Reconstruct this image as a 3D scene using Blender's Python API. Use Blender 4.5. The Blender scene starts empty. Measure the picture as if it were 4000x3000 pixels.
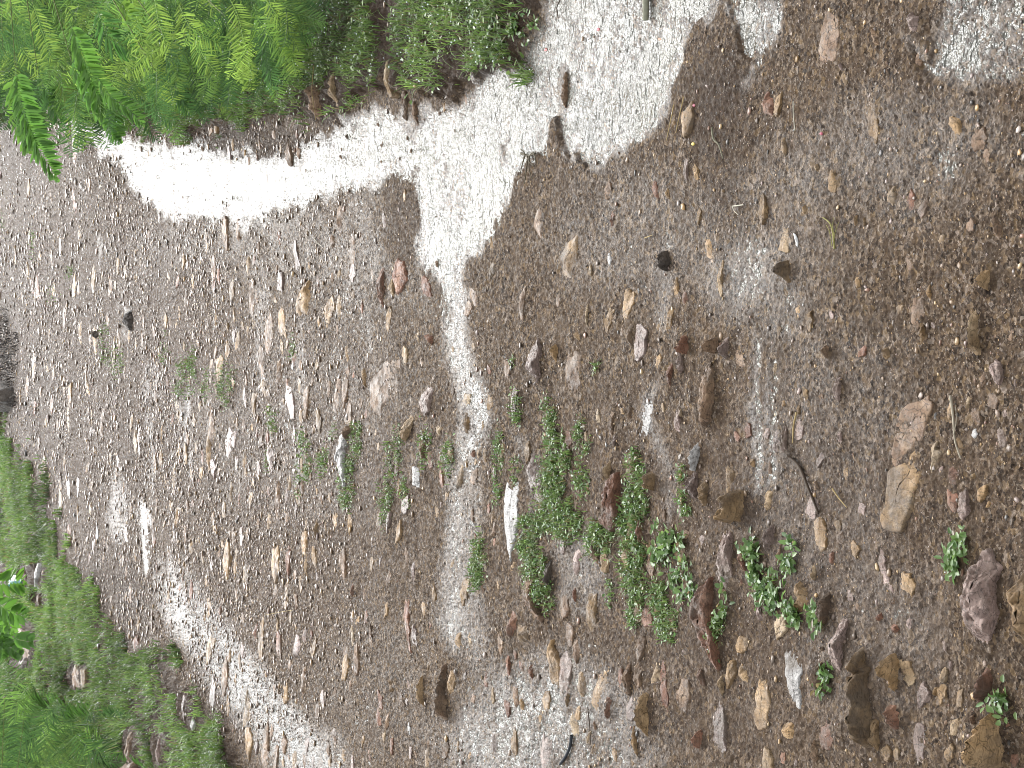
import bpy, math, random
import numpy as np
from mathutils import Matrix, Vector

# ------------------------------------------------------------------ camera, sky, sun, exposure
S = bpy.context.scene
COL = S.collection
random.seed(11)
RNG = np.random.default_rng(11)

H = 1.5                         # eye height
DELTA = math.radians(22.0)      # downward pitch of the optical axis
F = 7000.0                      # focal length in photo pixels (4000 x 3000)
FWD = np.array([0, math.cos(DELTA), -math.sin(DELTA)])
UP = np.array([0, math.sin(DELTA), math.cos(DELTA)])
RIGHT = np.array([1.0, 0, 0])
CAMP = np.array([0, 0, H])

cam = bpy.data.cameras.new("camera")
cam.sensor_fit = 'HORIZONTAL'
cam.angle = 2 * math.atan(2000.0 / F)
cam.clip_start, cam.clip_end = 0.05, 2000
camo = bpy.data.objects.new("camera", cam)
COL.objects.link(camo)
bx, by, bz = Vector(-UP), Vector(RIGHT), Vector(-FWD)      # the phone was held upright, the picture lies on its side
R3 = Matrix((bx, by, bz)).transposed()
camo.matrix_world = Matrix.Translation((0, 0, H)) @ R3.to_4x4()
S.camera = camo

SUN_EL, SUN_AZ = math.radians(30), math.radians(12)         # azimuth measured from +Y towards +X
SD = (math.sin(SUN_AZ) * math.cos(SUN_EL), math.cos(SUN_AZ) * math.cos(SUN_EL), math.sin(SUN_EL))
W = bpy.data.worlds.new("World")
S.world = W
W.use_nodes = True
nt = W.node_tree
nt.nodes.clear()
wout = nt.nodes.new('ShaderNodeOutputWorld')
sky = nt.nodes.new('ShaderNodeTexSky')
sky.sky_type = 'NISHITA'
sky.sun_disc = False
sky.sun_elevation = SUN_EL
sky.sun_rotation = SUN_AZ
sky.dust_density = 4.0
bg1 = nt.nodes.new('ShaderNodeBackground')
bg1.inputs[1].default_value = 0.05
nt.links.new(sky.outputs[0], bg1.inputs[0])
tc = nt.nodes.new('ShaderNodeTexCoord')
def wmath(op, *args):
    q = nt.nodes.new('ShaderNodeMath'); q.operation = op
    for i, v in enumerate(args):
        if isinstance(v, (int, float)): q.inputs[i].default_value = v
        else: nt.links.new(v, q.inputs[i])
    return q.outputs[0]
def wmap(v, a, b, c, d):
    q = nt.nodes.new('ShaderNodeMapRange'); q.interpolation_type = 'SMOOTHSTEP'
    for k, x in zip(('From Min', 'From Max', 'To Min', 'To Max'), (a, b, c, d)): q.inputs[k].default_value = x
    nt.links.new(v, q.inputs[0]); return q.outputs[0]
sxyz = nt.nodes.new('ShaderNodeSeparateXYZ'); nt.links.new(tc.outputs['Generated'], sxyz.inputs[0])
azim = wmath('ABSOLUTE', wmath('SUBTRACT', wmath('ARCTAN2', sxyz.outputs[0], sxyz.outputs[1]), SUN_AZ))
elev = wmath('ARCSINE', sxyz.outputs[2])
# overcast: a broad bright break in the cloud ahead, round the hidden sun; heavier grey elsewhere and low down
lobe = wmath('MULTIPLY', wmap(azim, .15, .72, 1, 0), wmath('MULTIPLY', wmap(elev, .0, .42, .12, 1), wmap(elev, .60, 1.1, 1, 0)))
cl = nt.nodes.new('ShaderNodeTexNoise')
cl.inputs['Scale'].default_value = 3.2; cl.inputs['Detail'].default_value = 5; cl.inputs['Roughness'].default_value = .55
mp = nt.nodes.new('ShaderNodeMapping'); mp.inputs['Scale'].default_value = (1, 1, 2.2)
nt.links.new(tc.outputs['Generated'], mp.inputs[0]); nt.links.new(mp.outputs[0], cl.inputs['Vector'])
clouds = wmap(cl.outputs[0], .32, .68, .85, 1.1)
bg2 = nt.nodes.new('ShaderNodeBackground')
bg2.inputs[0].default_value = (.93, .97, 1.0, 1)
nt.links.new(wmath('MULTIPLY', clouds, wmath('ADD', wmath('MULTIPLY', lobe, 12.5), 1.15)), bg2.inputs[1])
addw = nt.nodes.new('ShaderNodeAddShader')
nt.links.new(bg1.outputs[0], addw.inputs[0]); nt.links.new(bg2.outputs[0], addw.inputs[1])
nt.links.new(addw.outputs[0], wout.inputs[0])

sl = bpy.data.lights.new("sun", 'SUN')
sl.energy = 1.0; sl.angle = math.radians(20); sl.color = (1.0, 0.95, 0.88)
slo = bpy.data.objects.new("sun", sl); COL.objects.link(slo)
slo.rotation_euler = Vector(SD).to_track_quat('Z', 'Y').to_euler()

S.view_settings.view_transform = 'Standard'
S.view_settings.look = 'None'
S.view_settings.gamma = 1
S.view_settings.use_curve_mapping = False
S.view_settings.exposure = 0.25
S.cycles.filter_width = 0.9
S.cycles.max_bounces = 5
S.cycles.diffuse_bounces = 2
S.cycles.glossy_bounces = 3
S.cycles.transmission_bounces = 2
S.cycles.transparent_max_bounces = 6
S.cycles.caustics_reflective = False
S.cycles.caustics_refractive = False

# ------------------------------------------------------------------ helpers
def raydir(px, py):
    px, py = np.asarray(px, float), np.asarray(py, float)
    v, u = (2000 - px) / F, (1500 - py) / F
    return FWD + v[..., None] * UP + u[..., None] * RIGHT

def at(px, py):
    """ground point (z = 0) where the photograph shows pixel px, py"""
    d = raydir(px, py)
    t = H / np.maximum(-d[..., 2], 1e-3)
    return CAMP + d * t[..., None]

def at_depth(px, py, D):
    return CAMP + raydir(px, py) * np.asarray(D, float)[..., None]

def to_px(P):
    q = np.asarray(P) - CAMP
    t = q @ FWD
    t = np.where(t < 1e-3, 1e-3, t)
    return 2000 - F * (q @ UP) / t, 1500 - F * (q @ RIGHT) / t

def pxsize(px):
    """metres per photo pixel, sideways, at the ground under column px"""
    v = (2000 - px) / F
    return H / (math.sin(DELTA) - v * math.cos(DELTA)) / F

def vnoise(x, y, seed=0):
    xi, yi = np.floor(x).astype(np.int64), np.floor(y).astype(np.int64)
    fx, fy = x - xi, y - yi
    fx = fx * fx * fx * (fx * (fx * 6 - 15) + 10); fy = fy * fy * fy * (fy * (fy * 6 - 15) + 10)
    def hsh(a, b):
        h = (a * 374761393 + b * 668265263 + seed * 974634777) & 0xffffffff
        h = ((h ^ (h >> 13)) * 1274126177) & 0xffffffff
        h = ((h ^ (h >> 15)) * 2246822519) & 0xffffffff
        return ((h ^ (h >> 16)) & 0xffffff) / float(0xffffff)
    a, b, c, d = hsh(xi, yi), hsh(xi + 1, yi), hsh(xi, yi + 1), hsh(xi + 1, yi + 1)
    return (a + (b - a) * fx) * (1 - fy) + (c + (d - c) * fx) * fy - .5

def poly_sd(poly, X, Y):
    """signed distance to a polygon, positive inside"""
    P = np.asarray(poly, float)
    d = np.full(X.shape, 1e18); ins = np.zeros(X.shape, bool)
    for i in range(len(P)):
        x0, y0 = P[i]; x1, y1 = P[(i + 1) % len(P)]
        ex, ey = x1 - x0, y1 - y0
        t = np.clip(((X - x0) * ex + (Y - y0) * ey) / max(ex * ex + ey * ey, 1e-9), 0, 1)
        d = np.minimum(d, (X - x0 - t * ex) ** 2 + (Y - y0 - t * ey) ** 2)
        if y0 != y1:
            c = ((y0 > Y) != (y1 > Y)) & (X < (x1 - x0) * (Y - y0) / (y1 - y0) + x0)
            ins ^= c
    d = np.sqrt(d)
    return np.where(ins, d, -d)

def sstep(a, b, x):
    t = np.clip((x - a) / (b - a), 0, 1)
    return t * t * (3 - 2 * t)

def mesh_np(name, V, loops, totals, mats, smooth=False, colors=None, mat_idx=None):
    me = bpy.data.meshes.new(name)
    V = np.ascontiguousarray(V, np.float32)
    loops = np.ascontiguousarray(loops, np.int32).ravel()
    totals = np.ascontiguousarray(totals, np.int32)
    me.vertices.add(len(V)); me.vertices.foreach_set('co', V.ravel())
    me.loops.add(len(loops)); me.loops.foreach_set('vertex_index', loops)
    me.polygons.add(len(totals))
    starts = np.concatenate([[0], np.cumsum(totals)[:-1]]).astype(np.int32)
    me.polygons.foreach_set('loop_start', starts)
    if mat_idx is not None:
        me.polygons.foreach_set('material_index', np.ascontiguousarray(mat_idx, np.int32))
    if smooth:
        me.polygons.foreach_set('use_smooth', np.ones(len(totals), bool))
    if colors is not None:
        a = me.color_attributes.new('Col', 'FLOAT_COLOR', 'POINT')
        c = np.ones((len(V), 4), np.float32); c[:, :3] = colors
        a.data.foreach_set('color', c.ravel())
    for mm in (mats if isinstance(mats, (list, tuple)) else [mats]):
        me.materials.append(mm)
    me.update(calc_edges=True)
    return me

def obj(name, data, loc=(0, 0, 0), parent=None, label=None, cat=None, group=None, kind=None):
    o = bpy.data.objects.new(name, data)
    COL.objects.link(o)
    o.location = loc
    if parent is not None:
        o.parent = parent
    if label: o['label'] = label
    if cat: o['category'] = cat
    if group: o['group'] = group
    if kind: o['kind'] = kind
    return o

# ------------------------------------------------------------------ materials
def new_mat(name):
    mt = bpy.data.materials.new(name); mt.use_nodes = True
    n = mt.node_tree; n.nodes.clear()
    out = n.nodes.new('ShaderNodeOutputMaterial')
    b = n.nodes.new('ShaderNodeBsdfPrincipled')
    n.links.new(b.outputs[0], out.inputs[0])
    return mt, n, b, out

def noise(n, vec, scale, detail=4, rough=.55):
    t = n.nodes.new('ShaderNodeTexNoise')
    t.inputs['Scale'].default_value = scale; t.inputs['Detail'].default_value = detail; t.inputs['Roughness'].default_value = rough
    n.links.new(vec, t.inputs['Vector'])
    return t.outputs[0]

def cramp(n, fac, stops):
    r = n.nodes.new('ShaderNodeValToRGB')
    el = r.color_ramp.elements
    el[0].position, el[0].color = stops[0][0], (*stops[0][1], 1)
    el[1].position, el[1].color = stops[-1][0], (*stops[-1][1], 1)
    for p, c in stops[1:-1]:
        q = el.new(p); q.color = (*c, 1)
    n.links.new(fac, r.inputs[0])
    return r.outputs[0]

def rng(n, fac, a, b, c, d):
    r = n.nodes.new('ShaderNodeMapRange')
    for k, v in zip(('From Min', 'From Max', 'To Min', 'To Max'), (a, b, c, d)):
        r.inputs[k].default_value = v
    n.links.new(fac, r.inputs[0])
    return r.outputs[0]

def mix(n, fac, a, b, mode='MIX'):
    x = n.nodes.new('ShaderNodeMix'); x.data_type = 'RGBA'; x.blend_type = mode
    if isinstance(fac, (int, float)): x.inputs[0].default_value = fac
    else: n.links.new(fac, x.inputs[0])
    for s, v in ((6, a), (7, b)):
        if isinstance(v, tuple): x.inputs[s].default_value = (*v, 1)
        else: n.links.new(v, x.inputs[s])
    return x.outputs[2]

def bump(n, b, height, strength, dist, prev=None):
    k = n.nodes.new('ShaderNodeBump')
    k.inputs['Strength'].default_value = strength; k.inputs['Distance'].default_value = dist
    n.links.new(height, k.inputs['Height'])
    if prev is not None: n.links.new(prev, k.inputs['Normal'])
    if b is not None: n.links.new(k.outputs[0], b.inputs['Normal'])
    return k.outputs[0]

def coords(n):
    return n.nodes.new('ShaderNodeTexCoord').outputs['Object']

# wet mud with grit
MUD, n, b, _ = new_mat("wet_mud")
c = coords(n)
at_ = n.nodes.new('ShaderNodeVertexColor'); at_.layer_name = 'Col'        # R: soaked, G: dark soil, B: redder silt
asep = n.nodes.new('ShaderNodeSeparateColor'); n.links.new(at_.outputs[0], asep.inputs[0])
base = cramp(n, noise(n, c, 2.3, 6, .62), [(.3, (.052, .035, .023)), (.5, (.086, .058, .038)), (.7, (.13, .086, .054))])
def cells(scale, stops):
    vor = n.nodes.new('ShaderNodeTexVoronoi'); vor.inputs['Scale'].default_value = scale
    n.links.new(c, vor.inputs['Vector'])
    sep = n.nodes.new('ShaderNodeSeparateColor'); n.links.new(vor.outputs['Color'], sep.inputs[0])
    return cramp(n, sep.outputs[0], stops), vor.outputs['Distance']
grit, gd1 = cells(130, [(0, (.016, .012, .010)), (.3, (.060, .040, .027)), (.6, (.105, .071, .046)), (.78, (.17, .112, .068)), (.9, (.27, .175, .085)), (1, (.36, .29, .24))])
fine, gd2 = cells(290, [(0, (.012, .009, .008)), (.35, (.055, .037, .025)), (.65, (.11, .074, .048)), (.85, (.20, .14, .09)), (1, (.38, .31, .25))])
grit = mix(n, .5, grit, fine)
col = mix(n, rng(n, noise(n, c, 14, 6, .7), .32, .55, .15, .95), base, grit)
soil = mix(n, noise(n, c, 60, 4, .6), (.030, .020, .014), (.078, .053, .038))
col = mix(n, rng(n, asep.outputs[1], 0, 1, 0, .85), col, soil)
col = mix(n, rng(n, asep.outputs[2], 0, 1, 0, .6), col, mix(n, noise(n, c, 40, 5, .65), (.058, .040, .030), (.118, .083, .063)))
n.links.new(col, b.inputs['Base Color'])
rb = rng(n, noise(n, c, 90, 4, .6), .35, .62, .38, .9)
rgh = n.nodes.new('ShaderNodeMix'); n.links.new(asep.outputs[0], rgh.inputs[0]); n.links.new(rb, rgh.inputs[2]); rgh.inputs[3].default_value = .2
n.links.new(rgh.outputs[0], b.inputs['Roughness'])
b.inputs['IOR'].default_value = 1.4
n.links.new(rng(n, asep.outputs[0], 0, 1, .07, .6), b.inputs['Specular IOR Level'])
k1 = bump(n, None, noise(n, c, 110, 6, .7), .9, .011)
k2 = bump(n, None, gd1, .55, .004, k1)
bump(n, b, noise(n, c, 420, 3, .6), .7, .003, k2)

# standing water, muddy, ruffled
WATER, n, b, _ = new_mat("muddy_water")
c = coords(n)
n.links.new(cramp(n, noise(n, c, 3, 3), [(.35, (.070, .064, .050)), (.65, (.11, .10, .075))]), b.inputs['Base Color'])
b.inputs['Roughness'].default_value = .04
b.inputs['IOR'].default_value = 1.45
k1 = bump(n, None, noise(n, c, 20, 4, .6), 1.0, .030)
bump(n, b, noise(n, c, 75, 3, .6), .8, .010, k1)

# stone: per-thing colour comes from the ramp, dirt and wetness from noise
def stone_mat(name, a, bb, cc, dirt=.35, gloss=(.35, .8)):
    mt, n, b, _ = new_mat(name)
    c = coords(n)
    inf = n.nodes.new('ShaderNodeObjectInfo')
    off = n.nodes.new('ShaderNodeVectorMath'); off.operation = 'ADD'
    sc = n.nodes.new('ShaderNodeVectorMath'); sc.operation = 'SCALE'; sc.inputs['Scale'].default_value = 37.0
    cmb = n.nodes.new('ShaderNodeCombineXYZ')
    for i in range(3): n.links.new(inf.outputs['Random'], cmb.inputs[i])
    n.links.new(cmb.outputs[0], sc.inputs[0]); n.links.new(c, off.inputs[0]); n.links.new(sc.outputs[0], off.inputs[1])
    v = off.outputs[0]
    st = n.nodes.new('ShaderNodeMapping'); st.inputs['Scale'].default_value = (2.5, .8, 6); st.inputs['Rotation'].default_value = (.2, .35, .6)
    n.links.new(v, st.inputs[0])
    n1 = noise(n, v, 22, 6, .62)
    col = cramp(n, n1, [(.36, a), (.5, bb), (.64, cc)])
    vr = n.nodes.new('ShaderNodeTexVoronoi'); vr.feature = 'DISTANCE_TO_EDGE'; vr.inputs['Scale'].default_value = 17; vr.inputs['Randomness'].default_value = 1
    wv = n.nodes.new('ShaderNodeVectorMath'); wv.operation = 'ADD'; n.links.new(st.outputs[0], wv.inputs[0])
    nz3 = n.nodes.new('ShaderNodeTexNoise'); nz3.inputs['Scale'].default_value = 30; n.links.new(v, nz3.inputs['Vector']); sc3 = n.nodes.new('ShaderNodeVectorMath'); sc3.operation = 'SCALE'; sc3.inputs['Scale'].default_value = .05; n.links.new(nz3.outputs['Color'], sc3.inputs[0]); n.links.new(sc3.outputs[0], wv.inputs[1])
    n.links.new(wv.outputs[0], vr.inputs['Vector'])
    col = mix(n, rng(n, vr.outputs['Distance'], .0, .03, .75, 0), col, tuple(x * .25 for x in a))
    col = mix(n, rng(n, noise(n, st.outputs[0], 26, 4, .6), .52, .68, 0, .55), col, tuple(x * .5 for x in a))
    col = mix(n, rng(n, noise(n, v, 170, 3, .7), .54, .68, 0, .75), col, tuple(x * .35 for x in a))
    col = mix(n, rng(n, noise(n, v, 9, 5, .7), .5 - dirt * .25, .66, 0, .85), col, mix(n, noise(n, v, 150, 3, .6), (.04, .03, .022), (.12, .088, .062)))
    hsv = n.nodes.new('ShaderNodeHueSaturation')
    n.links.new(rng(n, inf.outputs['Random'], 0, 1, .9, 1.45), hsv.inputs['Value'])
    n.links.new(col, hsv.inputs['Color'])
    n.links.new(hsv.outputs[0], b.inputs['Base Color'])
    n.links.new(rng(n, noise(n, v, 40, 4, .6), .35, .65, *gloss), b.inputs['Roughness'])
    b.inputs['Specular IOR Level'].default_value = .18
    k1 = bump(n, None, noise(n, st.outputs[0], 42, 7, .68), .85, .008)
    bump(n, b, noise(n, v, 300, 4, .65), .6, .002, k1)
    return mt

STONE = {
    'red':   stone_mat("red_sandstone", (.11, .052, .032), (.165, .078, .047), (.22, .115, .072), .1),
    'brown': stone_mat("brown_sandstone", (.10, .06, .036), (.165, .10, .06), (.23, .15, .092), .2),
    'mauve': stone_mat("mauve_sandstone", (.12, .08, .064), (.185, .126, .102), (.27, .195, .165), .25, (.18, .5)),
    'ochre': stone_mat("ochre_sandstone", (.15, .088, .038), (.235, .145, .068), (.32, .21, .11), .3),
    'tan':   stone_mat("tan_sandstone", (.17, .11, .058), (.25, .17, .095), (.34, .25, .155), .1),
    'white': stone_mat("pale_wet_stone", (.20, .18, .165), (.28, .26, .24), (.38, .355, .33), -.3, (.2, .45)),  # pale stone, with the wet slabs' sky sheen partly put into its colour
    'grey':  stone_mat("grey_stone", (.13, .125, .12), (.19, .18, .17), (.27, .26, .25), .2, (.2, .5)),
    'dark':  stone_mat("dark_stone", (.03, .024, .02), (.06, .048, .04), (.10, .08, .066), .1),
}

def attr_mat(name, rough, spec=.5, trans=0.0, bumpy=False, ior=1.45):
    mt, n, b, out = new_mat(name)
    a = n.nodes.new('ShaderNodeVertexColor'); a.layer_name = 'Col'
    n.links.new(a.outputs[0], b.inputs['Base Color'])
    b.inputs['Roughness'].default_value = rough
    b.inputs['Specular IOR Level'].default_value = spec
    b.inputs['IOR'].default_value = ior
    if bumpy:
        bump(n, b, noise(n, coords(n), 260, 3, .6), .5, .002)
    if trans:
        t = n.nodes.new('ShaderNodeBsdfTranslucent'); n.links.new(a.outputs[0], t.inputs[0])
        mx = n.nodes.new('ShaderNodeMixShader'); mx.inputs[0].default_value = trans
        n.links.new(b.outputs[0], mx.inputs[1]); n.links.new(t.outputs[0], mx.inputs[2])
        n.links.new(mx.outputs[0], out.inputs[0])
    return mt
GRAVEL = attr_mat("wet_gravel", .34, .4, 0, True)
BLADE = attr_mat("grass_blade", .36, .4, .4)
LEAF = attr_mat("wet_leaf", .34, .5, .5)
WOOD = attr_mat("wet_twig", .7, .15, 0, True)
PETAL = attr_mat("petal", .4, .4, .3)
PLASTIC = attr_mat("plastic_scrap", .3, .5, .1)
DROP, n, b, _ = new_mat("raindrop")
b.inputs['Base Color'].default_value = (.75, .8, .8, 1); b.inputs['Roughness'].default_value = .05  # whitish base colour imitates the glints on the drops
b.inputs['Metallic'].default_value = .0; b.inputs['IOR'].default_value = 1.6
# ------------------------------------------------------------------ where the water stands (share of the ground it covers)
K = 4000 / 2212.0
def ov(pts): return [(x * K, y * K) for x, y in pts]
GX = np.arange(-900, 4801, 10.0); GY = np.arange(-1500, 4501, 10.0)
MX, MY = np.meshgrid(GX, GY, indexing='ij')
COV = np.full(MX.shape, .16)
VERGE = np.zeros(MX.shape)

def soft(poly, feather, grow=0):
    sd = poly_sd(ov(poly), MX, MY)
    return sstep(-feather, feather, sd + grow)
def put(val, feather, poly):
    global COV
    mk = soft(poly, feather); COV = COV * (1 - mk) + val * mk
def blob(val, cx, cy, rx, ry, feather=.6):
    global COV
    r = np.sqrt(((MX / K - cx) / rx) ** 2 + ((MY / K - cy) / ry) ** 2)
    mk = 1 - sstep(1 - feather, 1 + feather, r); COV = COV * (1 - mk) + val * mk
def streak(val, w, pts, feather=None):
    global COV
    P = np.asarray(ov(pts)); d = np.full(MX.shape, 1e9)
    for i in range(len(P) - 1):
        (x0, y0), (x1, y1) = P[i], P[i + 1]
        ex, ey = x1 - x0, y1 - y0
        t = np.clip(((MX - x0) * ex + (MY - y0) * ey) / (ex * ex + ey * ey), 0, 1)
        d = np.minimum(d, np.hypot(MX - x0 - t * ex, MY - y0 - t * ey))
    f = (feather or w) * K
    mk = 1 - sstep(w * K - f, w * K + f, d); COV = COV * (1 - mk) + val * mk

# broad damp and dry zones
blob(.3, 650, 560, 330, 130); blob(.30, 900, 480, 120, 120)
blob(.05, 1560, 260, 110, 190); blob(.07, 1660, 250, 90, 130); blob(.06, 870, 470, 45, 90)
blob(.28, 1380, 500, 200, 160); blob(.27, 1700, 480, 200, 150); blob(.34, 1950, 330, 260, 140)
blob(.10, 150, 900, 110, 300); blob(.08, 240, 1350, 120, 160); blob(.05, 60, 750, 70, 160)
blob(.22, 820, 1480, 150, 200); blob(.24, 650, 900, 300, 250); blob(.20, 450, 700, 200, 150)
blob(.30, 1750, 1100, 150, 200); blob(.3, 1900, 1380, 160, 200); blob(.27, 1800, 850, 200, 200)
blob(.06, 560, 310, 170, 45); blob(.05, 1600, 120, 60, 80)
# silvery films
blob(.38, 1180, 1480, 150, 90, .5); blob(.46, 1150, 1600, 190, 120, .5); blob(.40, 1330, 1600, 110, 100, .6)
streak(.52, 26, [(985, 640), (980, 700), (990, 760), (1012, 830), (1030, 900), (1010, 980), (1000, 1060), (1000, 1150), (992, 1260), (990, 1370)], 22)
streak(.36, 28, [(1000, 1000), (1010, 1180), (1020, 1400)], 34)
blob(.44, 1630, 610, 95, 90, .7); blob(.40, 1680, 690, 60, 60); streak(.36, 20, [(1440, 520), (1450, 640), (1440, 700)], 26)
streak(.52, 9, [(1640, 740), (1632, 850), (1640, 960), (1640, 1060)], 9); streak(.50, 7, [(1672, 800), (1668, 900), (1672, 1050)], 8)
streak(.45, 10, [(1410, 830), (1400, 900), (1440, 1000), (1440, 1100)], 22)
streak(.40, 16, [(1240, 1180), (1200, 1230), (1230, 1300)], 30); blob(.36, 1260, 1230, 60, 80)
streak(.34, 12, [(1130, 960), (1160, 1010), (1160, 1160)], 18)
streak(.5, 5, [(404, 840), (408, 930), (412, 1010)], 8); streak(.36, 8, [(330, 780), (325, 900), (330, 1060)], 12)
streak(.36, 7, [(560, 800), (575, 640), (560, 560)], 14); streak(.34, 7, [(660, 700), (640, 900), (650, 1050)], 14)
streak(.32, 9, [(790, 480), (780, 600), (800, 760)], 14); streak(.34, 5, [(228, 530), (222, 600)], 8); streak(.34, 6, [(275, 670), (272, 720)], 12)
blob(.38, 255, 1100, 22, 70)
# the left puddle
put(.40, 46, [(350, 1215), (385, 1200), (450, 1290), (510, 1370), (575, 1440), (650, 1530), (745, 1610), (775, 1720), (640, 1720), (555, 1610), (490, 1525), (430, 1445), (375, 1375), (342, 1310)])
put(.50, 40, [(352, 1250), (380, 1262), (440, 1320), (495, 1385), (560, 1465), (630, 1540), (690, 1600), (725, 1700), (670, 1700), (560, 1570), (490, 1490), (430, 1410), (385, 1360), (352, 1320)])
put(.7, 8, [(304, 1100), (318, 1085), (324, 1180), (322, 1235), (312, 1250), (306, 1190)])
# main puddle on the right hand side of the track
put(.60, 26, [(150, 262), (235, 262), (262, 298), (330, 312), (440, 312), (500, 344), (640, 334), (690, 300), (760, 256), (830, 238), (900, 262), (940, 248), (1000, 215), (1015, 180), (1060, 155), (1130, 140), (1150, 100), (1180, 40), (1190, -120), (1520, -120), (1490, 60), (1470, 160), (1440, 230), (1400, 290), (1340, 335), (1280, 350), (1230, 325), (1150, 345), (1115, 385), (1090, 455), (1065, 515), (1035, 550), (1000, 570), (986, 640), (968, 640), (952, 590), (918, 575), (905, 545), (914, 480), (905, 380), (870, 380), (800, 400), (720, 415), (640, 440), (560, 470), (510, 478), (440, 470), (370, 465), (320, 440), (280, 395), (262, 350), (235, 340), (205, 312), (150, 300)])
put(.95, 40, [(205, 268), (235, 275), (255, 306), (300, 318), (360, 334), (440, 330), (500, 358), (570, 357), (640, 350), (700, 312), (740, 285), (800, 272), (900, 285), (945, 270), (1000, 250), (1040, 200), (1090, 180), (1135, 165), (1160, 190), (1180, 230), (1225, 270), (1250, 300), (1300, 325), (1345, 300), (1390, 270), (1425, 215), (1445, 150), (1460, 100), (1420, 90), (1360, 120), (1300, 180), (1220, 160), (1190, 200), (1160, 280), (1135, 335), (1112, 375), (1085, 445), (1060, 505), (1035, 535), (1000, 552), (985, 592), (975, 630), (962, 590), (922, 565), (913, 540), (922, 480), (912, 430), (905, 358), (860, 365), (800, 384), (720, 398), (640, 422), (560, 448), (510, 456), (440, 448), (370, 446), (325, 424), (292, 385), (268, 346), (240, 328), (208, 300)])
put(.74, 20, [(1195, 50), (1260, 60), (1330, 30), (1420, 60), (1350, 130), (1300, 190), (1220, 170)])
put(.58, 40, [(955, 358), (1000, 352), (1020, 390), (1010, 450), (985, 480), (962, 440)])
put(.10, 14, [(1188, 262), (1208, 250), (1216, 330), (1200, 360), (1182, 330)])
put(.40, 8, [(1075, 285), (1098, 300), (1100, 365), (1080, 350)])
put(.86, 18, [(1440, -60), (1562, -60), (1550, 18), (1500, 60), (1460, 60)])
put(.76, 22, [(1565, 0), (1600, 10), (1690, -20), (1690, 60), (1660, 130), (1610, 90)])
streak(.42, 18, [(1660, 120), (1625, 160), (1620, 200)], 30)
put(.45, 36, [(1940, 60), (2010, 110), (2040, -60), (2230, -80), (2240, 160), (2120, 190), (2020, 170)])
put(.66, 16, [(2010, 130), (2060, 90), (2110, 20), (2160, 0), (2165, 70), (2120, 130), (2080, 165)])
blob(.45, 2045, 365, 22, 34)
put(.85, 5, [(0, 210), (10, 215), (14, 245), (-10, 255), (-40, 250), (-40, 215)])
# tread lines of the puddle: narrow mud bars standing out of the water
for x, y0, y1 in ((402, 330, 450), (372, 330, 400), (352, 320, 380), (448, 320, 360), (295, 310, 360)):
    streak(.5, 2.0, [(x, y0), (x - 2, y1)], 4)

VERGE_R = [(-500, -900), (-500, 235), (40, 240), (150, 250), (250, 256), (330, 268), (400, 296), (450, 266), (560, 268), (640, 250), (700, 262), (740, 252), (772, 205), (800, 180), (830, 195), (880, 185), (900, 195), (950, 198), (980, 212), (1012, 165), (1060, 165), (1120, 146), (1142, 80), (1165, 25), (1190, -60), (1230, -900)]
VERGE_L = [(-500, 830), (0, 880), (30, 950), (70, 1000), (105, 1060), (120, 1100), (135, 1200), (200, 1270), (240, 1340), (265, 1390), (320, 1410), (360, 1395), (400, 1480), (440, 1500), (470, 1560), (510, 1600), (535, 1680), (600, 2400), (-500, 2400)]
COL0 = COV.copy()
SOIL = np.zeros(MX.shape)
for cx, cy, rx, ry, v in [(560,312,180,42,1),(1560,270,70,200,.75),(1640,250,60,90,.5),(230,1330,110,150,.8),(470,1500,60,160,.6),(870,470,40,90,.5),(60,860,70,110,.6),(2010,60,60,50,.4),(1770,1190,50,50,.3),(40,320,60,130,.8),(30,620,60,160,.5),(60,1050,70,200,.45)]:
    r = np.sqrt(((MX / K - cx) / rx) ** 2 + ((MY / K - cy) / ry) ** 2); SOIL = np.maximum(SOIL, v * (1 - sstep(.5, 1.4, r)))
RED = np.zeros(MX.shape)
for cx, cy, rx, ry, v in [(200,750,300,500,1),(1650,1250,500,450,.5),(600,1050,300,350,.5)]:
    r = np.sqrt(((MX / K - cx) / rx) ** 2 + ((MY / K - cy) / ry) ** 2); RED = np.maximum(RED, v * (1 - sstep(.4, 1.4, r)))
MR = soft(VERGE_R, 20); ML = soft(VERGE_L, 26)
VERGE = np.maximum(MR, ML)
SOIL = np.maximum(SOIL, VERGE)
COV = COV * (1 - .8 * VERGE) + .03 * .8 * VERGE

def grid_at(M, px, py):
    fx = np.clip((px - GX[0]) / 10, 0, len(GX) - 1.001); fy = np.clip((py - GY[0]) / 10, 0, len(GY) - 1.001)
    i, j = fx.astype(int), fy.astype(int); a, b = fx - i, fy - j
    return (M[i, j] * (1 - a) + M[i + 1, j] * a) * (1 - b) + (M[i, j + 1] * (1 - a) + M[i + 1, j + 1] * a) * b

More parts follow.
